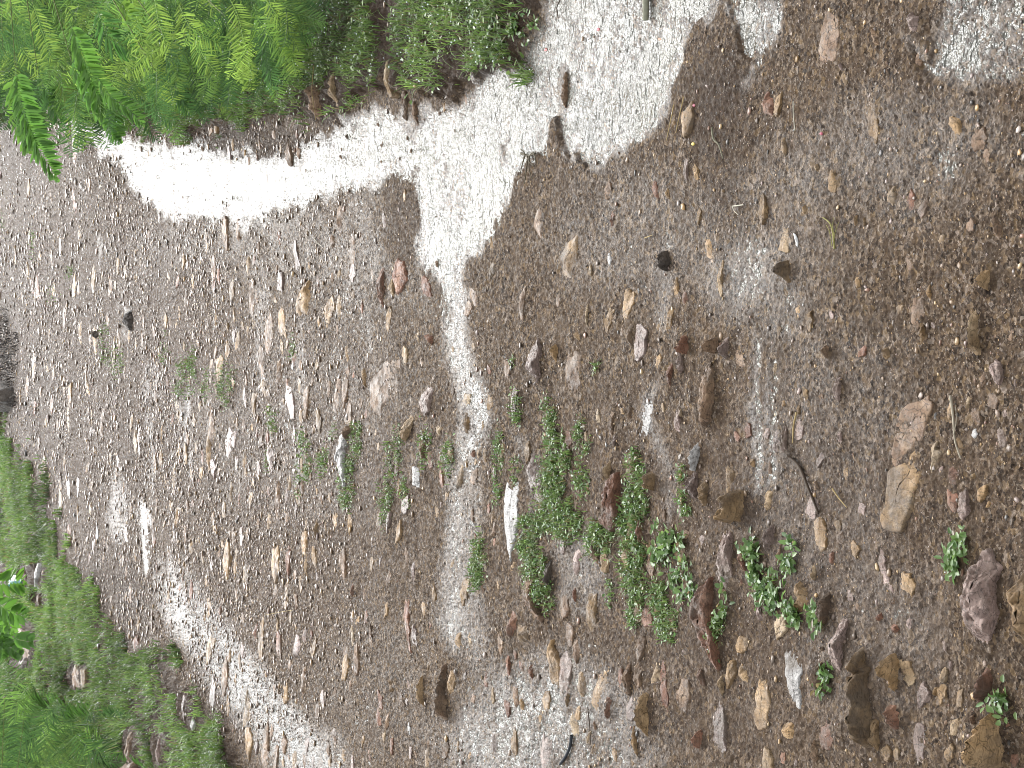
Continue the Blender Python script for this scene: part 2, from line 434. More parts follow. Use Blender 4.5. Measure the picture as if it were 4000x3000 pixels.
# big slabs, traced
SLABS = [
 ('red', 26, 'flat', "rust red rounded slab standing up out of the grass patch in mid track", [(2422,1838),(2392,1868),(2362,1928),(2335,1990),(2333,2036),(2386,2072),(2420,2056),(2437,1995),(2436,1892)]),
 ('white', 10, 'flat', "long narrow white slab, the palest stone, beside the mid track grass", [(1985,1800),(2032,1803),(2037,1900),(2028,2060),(2010,2150),(1998,2198),(1976,2120),(1969,1950)]),
 ('brown', 24, 'flat', "curved brown slab like a boomerang below the narrow white slab", [(2078,2229),(2045,2253),(2035,2289),(2048,2338),(2078,2374),(2120,2424),(2138,2418),(2116,2386),(2094,2338),(2085,2289),(2100,2241)]),
 ('red', 30, 'flat', "large brown pointed slab shaped like a diamond, tilted by the weeds", [(2778,2241),(2717,2313),(2686,2362),(2692,2404),(2724,2470),(2765,2542),(2820,2612),(2836,2597),(2818,2512),(2798,2446),(2792,2362),(2792,2289)]),
 ('mauve', 22, 'flat', "tall mauve brown slab with a rounded end under the ochre lump", [(2812,2036),(2792,2102),(2783,2169),(2788,2253),(2826,2301),(2844,2332),(2874,2271),(2876,2181),(2876,2102),(2848,2054)]),
 ('ochre', 45, 'dome', "rough ochre lump perched at the top of the tall mauve slab", [(2892,1902),(2852,1915),(2832,1958),(2800,1990),(2774,2022),(2800,2036),(2850,2030),(2890,2036),(2918,2000),(2928,1930)]),
 ('red', 16, 'flat', "dark red slab tucked against the near side of the tall mauve slab", [(2890,2112),(2880,2160),(2884,2215),(2902,2250),(2924,2232),(2922,2180),(2910,2130)]),
 ('mauve', 42, 'flat', "big pale mauve boulder with a white top edge near the right edge", [(3862,2130),(3784,2187),(3747,2241),(3739,2301),(3729,2386),(3733,2470),(3753,2538),(3802,2532),(3868,2518),(3906,2434),(3918,2374),(3894,2310),(3944,2210),(3892,2172)]),
 ('ochre', 40, 'flat', "large ochre boulder cut off by the right edge of the photo", [(4010,2150),(3965,2160),(3950,2260),(3945,2380),(3936,2450),(3953,2522),(3985,2546),(4050,2546),(4110,2400),(4080,2200)]),
 ('mauve', 24, 'flat', "mauve leaf shaped slab leaning on a darker brown slab", [(3322,2386),(3265,2428),(3223,2500),(3217,2579),(3241,2627),(3268,2633),(3289,2555),(3313,2476),(3327,2422)]),
 ('brown', 20, 'flat', "dark brown slab beneath the leaf shaped mauve slab", [(3211,2482),(3181,2530),(3172,2603),(3181,2675),(3223,2723),(3243,2743),(3234,2657),(3222,2590),(3219,2530)]),
 ('brown', 18, 'flat', "brown wedge of sandstone above the leaf shaped mauve slab", [(3241,2307),(3211,2338),(3193,2374),(3199,2410),(3229,2434),(3253,2374),(3255,2319)]),
 ('ochre', 18, 'ridge', "ochre and brown broken slab among low weeds right of centre", [(3084,2265),(3078,2338),(3075,2386),(3120,2398),(3145,2374),(3180,2350),(3150,2301),(3120,2253)]),
 ('white', 10, 'flat', "long pale pinkish slab lying flat beside the dark brown slab", [(3066,2518),(3062,2603),(3078,2675),(3102,2759),(3145,2777),(3149,2675),(3143,2585),(3115,2530)]),
 ('ochre', 34, 'dome', "long ochre brown boulder, biggest of the bottom right cluster", [(3337,2500),(3283,2573),(3277,2633),(3301,2693),(3325,2783),(3337,2856),(3386,2930),(3450,2940),(3432,2856),(3410,2753),(3374,2640),(3386,2603),(3356,2530)]),
 ('ochre', 28, 'dome', "egg shaped ochre stone standing alone below the long ochre boulder", [(3494,2545),(3464,2560),(3455,2603),(3464,2675),(3488,2711),(3512,2663),(3530,2603),(3518,2555)]),
 ('red', 26, 'ridge', "reddish pointed block wedged against the long ochre boulder", [(3446,2729),(3442,2778),(3476,2832),(3512,2862),(3542,2832),(3530,2778),(3482,2735)]),
 ('ochre', 18, 'flat', "narrow tan slab on edge between the red block and the ochre boulder", [(3430,2745),(3410,2790),(3412,2870),(3432,2950),(3462,2968),(3452,2860),(3440,2790)]),
 ('red', 20, 'dome', "reddish rounded stone below the big pale mauve boulder", [(3862,2590),(3832,2639),(3814,2687),(3813,2738),(3856,2731),(3904,2687),(3912,2639),(3886,2600)]),
 ('ochre', 40, 'dome', "large lumpy ochre rock with black stains in the lower right corner", [(3904,2748),(3856,2784),(3838,2844),(3826,2904),(3812,2968),(3856,2990),(3942,2984),(3952,2904),(3958,2832),(3928,2784)]),
 ('brown', 14, 'flat', "thin brown stone strip left of the lumpy ochre corner rock", [(3826,2735),(3812,2790),(3808,2870),(3826,2880),(3838,2800),(3846,2740)]),
 ('ochre', 9, 'flat', "broad ochre slab half buried in mud, with a sharp left edge", [(3640,1690),(3590,1755),(3530,1815),(3475,1845),(3462,1910),(3450,2010),(3446,2058),(3490,2068),(3545,2068),(3570,2000),(3590,1920),(3620,1850),(3655,1770)]),
 ('brown', 7, 'flat', "mud smeared brown slab just above the broad ochre slab", [(3640,1530),(3590,1567),(3540,1590),(3512,1640),(3495,1710),(3485,1765),(3500,1830),(3565,1770),(3625,1690),(3655,1600)]),
 ('ochre', 8, 'flat', "small mud rimmed ochre slab below the broad ochre slab", [(3518,2232),(3512,2296),(3568,2332),(3592,2296),(3568,2236)]),
 ('brown', 24, 'flat', "long dark brown slab, narrow and upright, right of centre", [(2784,1386),(2753,1452),(2729,1530),(2717,1603),(2729,1663),(2765,1656),(2796,1621),(2804,1542),(2804,1458)]),
 ('brown', 26, 'dome', "round topped brown stone touching the end of the long dark brown slab", [(2806,1314),(2782,1330),(2778,1375),(2792,1384),(2806,1362),(2818,1325)]),
 ('mauve', 18, 'ridge', "pale mauve pyramid shaped stone beside the round topped brown stone", [(2826,1305),(2808,1343),(2796,1380),(2814,1416),(2850,1398),(2864,1355),(2856,1313)]),
 ('red', 26, 'dome', "dark red egg shaped stone standing on a paler one right of centre", [(2668,1305),(2654,1338),(2662,1380),(2688,1388),(2704,1356),(2700,1312)]),
 ('mauve', 14, 'flat', "pale mauve stone under the dark red egg shaped stone", [(2651,1362),(2642,1416),(2663,1460),(2681,1436),(2680,1388)]),
 ('red', 14, 'flat', "reddish stone chip at the foot of the dark red egg stone", [(2627,1416),(2609,1458),(2597,1506),(2615,1524),(2634,1476),(2640,1424)]),
 ('mauve', 24, 'flat', "mauve slab with a bright pale left edge near the middle of the photo", [(2090,1307),(2066,1350),(2048,1410),(2039,1470),(2048,1512),(2066,1526),(2104,1490),(2122,1434),(2128,1374),(2110,1325)]),
 ('mauve', 12, 'flat', "thin mauve splinter just left of the pale edged mauve slab", [(2026,1456),(2004,1510),(1992,1600),(1998,1650),(2022,1590),(2036,1500)]),
 ('ochre', 20, 'ridge', "bright ochre stone just right of the pale edged mauve slab", [(2166,1330),(2155,1388),(2172,1418),(2194,1376),(2186,1340)]),
 ('ochre', 14, 'ridge', "small ochre stone above the bright ochre stone", [(2235,1320),(2240,1300),(2262,1290),(2282,1312),(2276,1338),(2250,1334)]),
 ('brown', 8, 'flat', "patch of cracked ochre brown stone right of the bright ochre stone", [(2216,1370),(2204,1450),(2216,1520),(2250,1535),(2280,1480),(2282,1390),(2250,1360)]),
 ('ochre', 9, 'flat', "ochre slab lined up with two others on bare mud, leftmost of them", [(2404,1175),(2386,1205),(2368,1253),(2353,1307),(2374,1307),(2398,1265),(2410,1217)]),
 ('ochre', 9, 'flat', "upper ochre slab of the touching pair right of centre", [(2648,1072),(2633,1108),(2630,1157),(2648,1181),(2660,1133),(2658,1090)]),
 ('ochre', 9, 'flat', "lower ochre slab of the touching pair right of centre", [(2628,1180),(2608,1240),(2602,1310),(2624,1316),(2636,1250),(2644,1190)]),
 ('red', 8, 'ridge', "reddish triangle of stone beside the touching ochre pair", [(2684,1126),(2658,1160),(2660,1190),(2694,1200),(2700,1160)]),
 ('tan', 10, 'flat', "long tan slab on bare mud above the mauve pyramid stone", [(2828,995),(2804,1060),(2800,1139),(2817,1181),(2828,1121),(2836,1050)]),
 ('brown', 12, 'flat', "long narrow brown slab below the tip of the white puddle", [(2066,1060),(2042,1120),(2027,1199),(2030,1275),(2054,1240),(2062,1150)]),
 ('tan', 10, 'flat', "thin pale splinter of stone standing in wet mud right of centre", [(2302,1165),(2290,1220),(2286,1295),(2300,1290),(2308,1225)]),
 ('brown', 16, 'flat', "dark narrow brown slab between the ochre pair and the grass", [(2458,1250),(2455,1313),(2461,1386),(2476,1338),(2484,1260)]),
 ('white', 3, 'flat', "flat pale wet stone lying flush between two grass patches", [(2508,1560),(2496,1640),(2500,1710),(2530,1715),(2552,1640),(2562,1560)]),
 ('brown', 14, 'flat', "brown slab above the rust red slab in the grass", [(2394,1600),(2376,1660),(2372,1740),(2392,1735),(2412,1660),(2414,1610)]),
 ('mauve', 14, 'flat', "mauve slanting chip between the brown slab and the rust red slab", [(2428,1672),(2396,1720),(2384,1770),(2400,1760),(2424,1710)]),
 ('mauve', 12, 'flat', "mauve slab with a pebble on it left of the long pale wet slab", [(2644,1592),(2628,1640),(2644,1690),(2668,1690),(2672,1640),(2662,1600)]),
 ('white', 20, 'flat', "slim pale slab pointing at the lower mauve slab right of the grass", [(2738,1700),(2711,1760),(2692,1826),(2706,1840),(2736,1785),(2748,1724)]),
 ('mauve', 22, 'flat', "mauve curved slab below the slim pale slab, near the broadleaf weeds", [(2736,1800),(2711,1844),(2682,1918),(2686,1960),(2711,1990),(2730,1936),(2740,1870)]),
 ('ochre', 18, 'flat', "ochre brown slab just right of the curved mauve slab", [(2744,1860),(2736,1920),(2752,1975),(2784,1970),(2782,1920),(2760,1870)]),
 ('ochre', 22, 'dome', "round ochre stone right of the rust red slab, grass on its far side", [(2538,1836),(2524,1870),(2530,1905),(2552,1920),(2572,1885),(2562,1845)]),
 ('tan', 22, 'flat', "yellowish narrow stone against the top of the rust red slab", [(2394,1796),(2382,1836),(2378,1872),(2390,1870),(2402,1838),(2404,1804)]),
 ('tan', 14, 'flat', "pale tan wedge of stone below the rust red slab", [(2336,2120),(2340,2180),(2358,2236),(2384,2240),(2392,2190),(2360,2140)]),
 ('brown', 18, 'flat', "long brown slab left of the pale tan wedge", [(2304,2020),(2296,2080),(2298,2150),(2330,2215),(2352,2250),(2354,2210),(2328,2140),(2312,2070)]),
 ('red', 16, 'flat', "red stone half hidden in grass right of the rust red slab", [(2508,2030),(2488,2070),(2490,2110),(2512,2124),(2520,2080),(2518,2044)]),
 ('dark', 18, 'flat', "blackened narrow stone between weeds and the curved brown slab", [(2145,2163),(2135,2200),(2136,2260),(2146,2294),(2165,2292),(2168,2240),(2162,2190)]),
 ('mauve', 8, 'flat', "pale mauve oval stone above the blackened narrow stone", [(2196,2090),(2184,2130),(2192,2164),(2214,2160),(2216,2110)]),
 ('red', 14, 'ridge', "small dark red pointed stone right of the curved brown slab", [(2244,2284),(2230,2320),(2250,2352),(2264,2335),(2258,2300)]),
 ('red', 20, 'ridge', "reddish tilted slab at the left side of the curved brown slab", [(2000,2375),(1975,2430),(1963,2476),(1990,2492),(2028,2452),(2040,2400)]),
 ('ochre', 18, 'ridge', "muddy ochre clump under the curved brown slab", [(2010,2420),(2004,2480),(2030,2510),(2070,2505),(2092,2480),(2070,2440)]),
 ('red', 14, 'flat', "small red brown stone in the silvery film at the bottom", [(2080,2580),(2066,2620),(2070,2664),(2086,2660),(2090,2610)]),
 ('ochre', 12, 'ridge', "small ochre stone in the silvery film at the bottom", [(2214,2690),(2200,2730),(2206,2768),(2224,2750),(2230,2716)]),
 ('red', 16, 'ridge', "broken red brown clump of stone beside the silvery film", [(2365,2705),(2352,2750),(2360,2806),(2386,2800),(2400,2740),(2388,2706)]),
 ('brown', 18, 'flat', "dark brown narrow slab, left one of the bottom cluster", [(2460,2562),(2444,2640),(2448,2700),(2475,2732),(2480,2650),(2474,2590)]),
 ('brown', 14, 'flat', "rounded brown slab touching the dark narrow slab at the bottom", [(2486,2570),(2474,2630),(2490,2690),(2516,2680),(2522,2610),(2506,2572)]),
 ('ochre', 26, 'ridge', "knobbly ochre stone below the rounded brown slab at the bottom", [(2530,2690),(2508,2730),(2504,2790),(2500,2850),(2530,2880),(2556,2850),(2548,2770),(2552,2712)]),
 ('ochre', 16, 'flat', "slim curved ochre splinter at the bottom edge of the cluster", [(2460,2800),(2454,2850),(2478,2910),(2502,2955),(2494,2900),(2474,2830)]),
 ('red', 4, 'flat', "flat pinkish red stone flush with the mud at the bottom", [(2590,2560),(2578,2650),(2586,2740),(2610,2800),(2622,2740),(2608,2640)]),
 ('brown', 10, 'flat', "brown oval slab right of the flat pinkish red stone", [(2660,2640),(2642,2700),(2656,2776),(2690,2780),(2716,2720),(2700,2650)]),
 ('red', 16, 'flat', "slanting red brown slab under the diamond slab", [(2726,2580),(2722,2620),(2746,2668),(2770,2680),(2766,2650),(2742,2600)]),
 ('tan', 16, 'flat', "thin tan sliver at the lower tip of the diamond slab", [(2822,2616),(2814,2660),(2828,2720),(2840,2700),(2836,2640)]),
 ('mauve', 10, 'flat', "large pale mauve slab embedded below the diamond slab", [(2812,2732),(2782,2800),(2780,2880),(2796,2960),(2836,2990),(2856,2900),(2846,2800),(2830,2740)]),
 ('red', 20, 'ridge', "dark red crumbling stone left of the large embedded mauve slab", [(2722,2838),(2704,2880),(2722,2916),(2756,2920),(2766,2870),(2746,2840)]),
 ('ochre', 8, 'flat', "broad flat ochre slab at the bottom, left of the pale pinkish slab", [(2970,2640),(2948,2720),(2940,2800),(2966,2850),(3006,2850),(3024,2760),(3010,2670)]),
 ('ochre', 12, 'ridge', "ochre slab with a pointed top near the bottom edge", [(3068,2806),(3050,2850),(3070,2890),(3120,2900),(3136,2860),(3110,2815)]),
 ('red', 6, 'flat', "reddish slab sunk in the mud left of the long ochre boulder", [(3240,2812),(3212,2860),(3222,2920),(3262,2930),(3290,2870),(3275,2818)]),
 ('brown', 14, 'flat', "narrow brown slab lying near the bottom edge", [(3200,2880),(3186,2940),(3196,3010),(3216,3010),(3222,2940)]),
 ('mauve', 6, 'flat', "pinkish flat stone at the bottom edge left of the ochre corner rock", [(3600,2810),(3580,2880),(3590,2970),(3630,2980),(3642,2900),(3630,2830)]),
 ('brown', 7, 'flat', "brown slab split by a crack at the top right", [(3241,36),(3223,78),(3208,157),(3199,241),(3241,253),(3289,229),(3301,150),(3285,60)]),
 ('mauve', 12, 'dome', "speckled pink granite stone at the top right", [(3560,55),(3540,95),(3552,140),(3590,142),(3612,100),(3600,62)]),
 ('ochre', 5, 'flat', "olive ochre slab mostly under mud right of the split brown slab", [(3410,385),(3392,440),(3400,520),(3432,560),(3448,480),(3436,410)]),
 ('tan', 7, 'flat', "tan triangular flake above the chunky ochre block", [(3092,858),(3060,920),(3032,985),(3090,990),(3104,930)]),
 ('ochre', 28, 'ridge', "chunky angular ochre block on bare mud at right", [(3005,1042),(3030,1030),(3075,1012),(3100,1050),(3110,1108),(3070,1116),(3028,1078)]),
 ('red', 4, 'flat', "thin reddish leaf shaped flake, left one of a V shaped pair", [(3564,735),(3546,784),(3560,832),(3578,826),(3586,770)]),
 ('red', 5, 'flat', "reddish triangular flake, right one of a V shaped pair", [(3633,772),(3585,820),(3600,858),(3626,838),(3646,790)]),
 ('tan', 20, 'ridge', "long cream yellow stone with ragged ends near the right edge", [(3808,1200),(3790,1230),(3800,1300),(3795,1362),(3813,1405),(3844,1386),(3832,1340),(3838,1270),(3834,1210)]),
 ('ochre', 20, 'ridge', "mossy ochre lump above the long cream stone", [(3850,1045),(3826,1080),(3838,1120),(3866,1140),(3886,1100),(3876,1056)]),
 ('ochre', 12, 'flat', "pointed ochre wedge left of the long cream stone", [(3612,1256),(3604,1310),(3594,1356),(3630,1358),(3636,1310),(3622,1270)]),
 ('mauve', 16, 'flat', "rounded mauve stone above the broad ochre slab", [(3296,1464),(3274,1500),(3266,1560),(3278,1586),(3302,1560),(3318,1518),(3314,1470)]),
 ('mauve', 14, 'flat', "slim mauve slab at the head of the curved dark twig", [(3070,1645),(3056,1690),(3062,1770),(3076,1796),(3088,1730),(3084,1670)]),
 ('mauve', 10, 'flat', "short mauve slab below the rounded mauve stone", [(3284,1665),(3278,1700),(3290,1732),(3308,1728),(3306,1690)]),
 ('brown', 20, 'ridge', "lumpy brown stone left of the broad ochre slab", [(3240,1345),(3232,1376),(3246,1410),(3276,1400),(3272,1358)]),
 ('ochre', 16, 'ridge', "crumbly ochre lump left of the pointed ochre wedge", [(3455,1356),(3445,1390),(3470,1412),(3502,1395),(3496,1358)]),
 ('mauve', 8, 'flat', "long mauve mud coated ridge stone pointing to the bottom right cluster", [(3446,2112),(3434,2190),(3438,2270),(3470,2300),(3506,2320),(3470,2240),(3456,2160)]),
 ('mauve', 18, 'ridge', "pale mauve block by the weeds right of the tall mauve slab", [(3028,2040),(2994,2070),(2958,2130),(2966,2150),(3004,2150),(3034,2116),(3038,2060)]),
 ('brown', 14, 'ridge', "brown stone below the pale mauve block", [(3060,2106),(3034,2150),(3030,2205),(3058,2210),(3070,2160)]),
 ('mauve', 14, 'flat', "slanting mauve slab among the weeds left of the broken ochre slab", [(2950,2340),(2944,2380),(2974,2430),(2998,2440),(2984,2390),(2966,2346)]),
 ('tan', 16, 'ridge', "small pale pointed stone above the brown wedge", [(3180,2192),(3162,2250),(3176,2270),(3208,2240),(3200,2200)]),
 # in and beside the puddle and the right verge
 ('brown', 16, 'flat', "brown slab standing in the near lobe of the white puddle", [(2214,275),(2190,330),(2193,390),(2202,432),(2214,390),(2220,320)]),
 ('brown', 34, 'dome', "smooth brown boulder in the grass above the white puddle", [(1231,344),(1222,386),(1232,434),(1241,482),(1266,458),(1278,416),(1272,362),(1250,338)]),
 ('tan', 24, 'flat', "tan slab leaning in the grass right of the smooth brown boulder", [(1325,280),(1312,310),(1326,360),(1344,425),(1358,410),(1346,350),(1338,290)]),
 ('tan', 16, 'flat', "pale stone shard in the bare gully of the upper verge", [(1560,240),(1548,300),(1556,390),(1572,380),(1574,300)]),
 ('brown', 18, 'flat', "long brown stone shard in the gully, next to the pale shard", [(1590,280),(1576,350),(1580,470),(1596,480),(1604,380)]),
 ('brown', 16, 'flat', "brown stone ending the gully at the puddle edge", [(1624,380),(1612,440),(1626,495),(1638,490),(1636,420)]),
 ('mauve', 10, 'flat', "pale mauve strip of stone right of the white puddle lobe", [(2685,590),(2668,640),(2668,730),(2690,725),(2700,640)]),
 ('ochre', 8, 'flat', "small ochre slab right of the pale mauve strip", [(2722,640),(2706,670),(2712,710),(2738,705),(2736,660)]),
 ('brown', 7, 'flat', "brown flake on bare mud below the puddle lobe", [(2386,700),(2364,740),(2362,786),(2388,770),(2400,730)]),
 ('red', 9, 'flat', "narrow reddish splinter below the brown flake", [(2402,800),(2388,850),(2384,900),(2398,905),(2412,840)]),
 ('ochre', 10, 'flat', "round tan stone right of the narrow reddish splinter", [(2612,736),(2600,765),(2610,792),(2628,775),(2626,745)]),
 # mid and far track
 ('red', 18, 'flat', "dark red slab, left half of the broken slab below the puddle", [(1482,1036),(1470,1100),(1474,1180),(1496,1204),(1510,1120),(1506,1048)]),
 ('red', 18, 'flat', "red slab, right half of the broken slab below the puddle", [(1545,1010),(1530,1090),(1545,1160),(1574,1130),(1604,1084),(1580,1030)]),
 ('tan', 16, 'flat', "tan wedge lodged between the two halves of the broken red slab", [(1526,1088),(1520,1130),(1545,1164),(1548,1110)]),
 ('ochre', 22, 'ridge', "dark ochre jagged rock left of the broken red slab", [(1222,1090),(1187,1114),(1157,1150),(1139,1199),(1144,1238),(1175,1242),(1211,1223),(1225,1163)]),
 ('brown', 9, 'flat', "broad dull brown slab with a central split in mid track", [(1518,1416),(1476,1452),(1455,1500),(1458,1590),(1464,1620),(1500,1634),(1512,1580),(1560,1560),(1574,1482),(1578,1422),(1554,1404)]),
 ('ochre', 16, 'ridge', "ochre stone touching the left edge of the broad split slab", [(1424,1430),(1406,1460),(1416,1500),(1436,1520),(1440,1470)]),
 ('mauve', 18, 'flat', "slanting mauve slab right of the broad split slab", [(1676,1506),(1650,1542),(1639,1602),(1651,1628),(1682,1602),(1703,1554),(1700,1518)]),
 ('tan', 18, 'flat', "long slanting tan stone below the slanting mauve slab", [(1622,1592),(1590,1650),(1560,1706),(1578,1726),(1604,1682),(1628,1608)]),
 ('white', 24, 'flat', "upright white and brown slab with grass along its near side", [(1352,1680),(1324,1690),(1310,1726),(1306,1790),(1318,1868),(1328,1932),(1346,1894),(1356,1844),(1362,1754),(1364,1700)]),
 ('brown', 26, 'flat', "brown rim stone at the head of the upright white slab", [(1376,1664),(1346,1672),(1326,1690),(1320,1720),(1336,1722),(1352,1694),(1390,1676)]),
 ('white', 14, 'flat', "small pale grey slab in front of a grass tuft left of the silver film", [(1610,1820),(1604,1864),(1621,1898),(1651,1906),(1653,1856),(1640,1822)]),
 ('tan', 12, 'ridge', "small cream stone above the silver film's left bank", [(1712,1650),(1698,1670),(1708,1702),(1724,1706),(1734,1672)]),
 ('ochre', 16, 'ridge', "ochre pointed stone on the left bank of the silver film", [(1818,1598),(1800,1650),(1810,1700),(1830,1690),(1838,1640)]),
 ('brown', 16, 'flat', "brown slab left of the small cream stone", [(1650,1700),(1632,1750),(1640,1800),(1660,1790),(1668,1730)]),
 ('mauve', 14, 'flat', "pale mauve stone with weeds at its foot left of the silver film", [(1528,1996),(1512,2036),(1508,2074),(1524,2086),(1542,2040),(1544,2000)]),
 ('red', 12, 'flat', "narrow red slab with a pale left side in the lower left", [(1124,2118),(1114,2180),(1118,2254),(1130,2266),(1142,2212),(1138,2136)]),
 ('ochre', 12, 'flat', "thin ochre stone right of the narrow red slab", [(1200,2150),(1192,2200),(1202,2290),(1212,2286),(1208,2200)]),
 ('ochre', 18, 'ridge', "ochre pair of stones with a white flank, left one", [(1236,2012),(1222,2060),(1224,2106),(1246,2104),(1254,2050)]),
 ('ochre', 14, 'ridge', "ochre stone right of the white flanked one", [(1268,2034),(1262,2066),(1278,2086),(1288,2068),(1280,2040)]),
 ('mauve', 12, 'flat', "long pale mauve stone left of the lower silver film", [(1614,2164),(1608,2220),(1618,2284),(1630,2280),(1630,2210)]),
 ('red', 8, 'flat', "long broken red streak of stone left of the lower silver film", [(1596,2256),(1580,2340),(1576,2410),(1600,2510),(1614,2560),(1606,2440),(1602,2330)]),
 ('mauve', 9, 'flat', "pale round stone cluster right of the long red streak", [(1620,2430),(1606,2470),(1612,2516),(1634,2522),(1640,2470)]),
 ('brown', 9, 'flat', "brown curved sliver left of the long red streak", [(1450,2430),(1440,2476),(1450,2524),(1464,2530),(1458,2470)]),
 ('red', 14, 'ridge', "small dark red stone with a pale edge in the lower left", [(1374,2266),(1366,2300),(1380,2340),(1392,2318),(1386,2284)]),
 ('ochre', 14, 'ridge', "ochre pointed pebble left of the boomerang ochre stone", [(1520,2638),(1512,2676),(1530,2706),(1544,2694),(1532,2656)]),
 ('ochre', 26, 'ridge', "boomerang shaped ochre stone on bare mud at the bottom", [(1664,2618),(1640,2660),(1623,2704),(1640,2738),(1672,2764),(1656,2712),(1662,2670)]),
 ('brown', 26, 'dome', "long snake like brown stone curving beside an oval one at the bottom", [(1748,2572),(1724,2632),(1717,2688),(1732,2748),(1745,2808),(1760,2806),(1752,2742),(1734,2682),(1740,2632),(1756,2584)]),
 ('ochre', 14, 'flat', "oval ochre brown stone inside the curve of the snake like stone", [(1760,2612),(1748,2660),(1752,2716),(1776,2712),(1786,2660),(1778,2616)]),
 ('red', 10, 'flat', "long red stone left of the silvery film at the bottom", [(1984,2520),(1976,2580),(1988,2650),(2000,2682),(2000,2600)]),
 ('mauve', 12, 'flat', "mauve brown slab alone on the far gravel left of centre", [(902,1668),(882,1720),(872,1780),(896,1792),(926,1740),(932,1690)]),
 ('white', 10, 'flat', "tall thin white stone on the far left gravel", [(272,1845),(264,1900),(272,1950),(284,1946),(280,1880)]),
 ('white', 10, 'flat', "lone white sliver on bare brown mud, far left", [(380,2050),(374,2090),(382,2126),(390,2110),(388,2066)]),
 ('mauve', 16, 'dome', "round mauve stone on the far left gravel", [(362,1666),(348,1682),(352,1700),(368,1704),(376,1684)]),
 ('ochre', 14, 'dome', "ochre pebble right below the round mauve stone", [(376,1742),(370,1764),(380,1778),(386,1758)]),
 ('red', 12, 'flat', "curved brown stone on the muddy bank of the olive puddle", [(540,2478),(526,2500),(526,2540),(540,2546),(556,2510)]),
 ('brown', 18, 'flat', "smooth brown slab at the left tip of the olive puddle", [(612,2382),(606,2410),(620,2444),(632,2440),(628,2400)]),
 # in the left verge
 ('brown', 34, 'flat', "tall brown slab in the left grass under the leafy sprig", [(62,2410),(70,2470),(100,2540),(128,2598),(134,2560),(126,2490),(96,2440)]),
 ('mauve', 30, 'dome', "mauve brown boulder below the tall brown slab in the left grass", [(88,2560),(80,2592),(106,2612),(130,2596),(118,2562)]),
 ('brown', 40, 'flat', "brown slab cut by the left edge beside the leafy sprig", [(-30,2190),(-26,2260),(4,2300),(26,2294),(18,2230),(8,2196)]),
 ('brown', 30, 'flat', "brown slanting stone just above the teal scrap", [(112,2200),(104,2226),(116,2276),(128,2286),(126,2240)]),
 ('white', 26, 'flat', "white edged slanting stone right of the teal scrap", [(176,2196),(160,2240),(144,2286),(156,2284),(172,2250),(182,2214)]),
 ('brown', 30, 'flat', "brown stone in the left grass below the white edged stone", [(176,2308),(164,2350),(178,2362),(188,2334)]),
 ('brown', 24, 'flat', "brown slab in the middle of the left grass bank", [(306,2576),(292,2620),(300,2680),(336,2690),(332,2640)]),
 ('tan', 22, 'flat', "tan stone right of the brown slab in the left grass bank", [(340,2600),(330,2640),(338,2690),(364,2680),(366,2610)]),
 ('brown', 34, 'flat', "dark brown slab in grass near the bottom left edge", [(528,2840),(520,2890),(532,2960),(552,2980),(552,2910),(540,2846)]),
 ('mauve', 30, 'flat', "pale slab in grass right of the dark brown bottom slab", [(636,2856),(630,2920),(644,2990),(660,2960),(648,2900)]),
 ('brown', 36, 'dome', "brown boulder cut by the bottom edge in the left grass", [(510,2950),(496,2990),(505,3040),(560,3050),(570,2990),(544,2956)]),
 ('white', 16, 'flat', "small white flake in the grass near the bottom left edge", [(776,2800),(770,2826),(780,2852),(790,2836),(786,2806)]),
 ('mauve', 16, 'flat', "pale thin slab at the grass edge above the white flake", [(744,2700),(740,2760),(746,2826),(756,2790),(756,2720)]),
]
MOUND = np.zeros(MX.shape)          # mud banked up against the traced stones
for _m, _h, _p, _l, _pts in SLABS:
    q_ = np.asarray(_pts, float); c_ = (q_.min(0) + q_.max(0)) / 2; e_ = np.ptp(q_, axis=0) / 2
    i0, i1 = np.searchsorted(GX, [c_[0] - 2.5 * e_[0] - 60, c_[0] + 2.5 * e_[0] + 60]); j0, j1 = np.searchsorted(GY, [c_[1] - 2.5 * e_[1] - 60, c_[1] + 2.5 * e_[1] + 60])
    r_ = np.hypot((MX[i0:i1, j0:j1] - c_[0]) / (e_[0] + 9), (MY[i0:i1, j0:j1] - c_[1]) / (e_[1] + 12))
    MOUND[i0:i1, j0:j1] = np.maximum(MOUND[i0:i1, j0:j1], min(_h * .75 * (.38 if _h < 15 else .27), 7) * .001 * sstep(1.55, .85, r_))

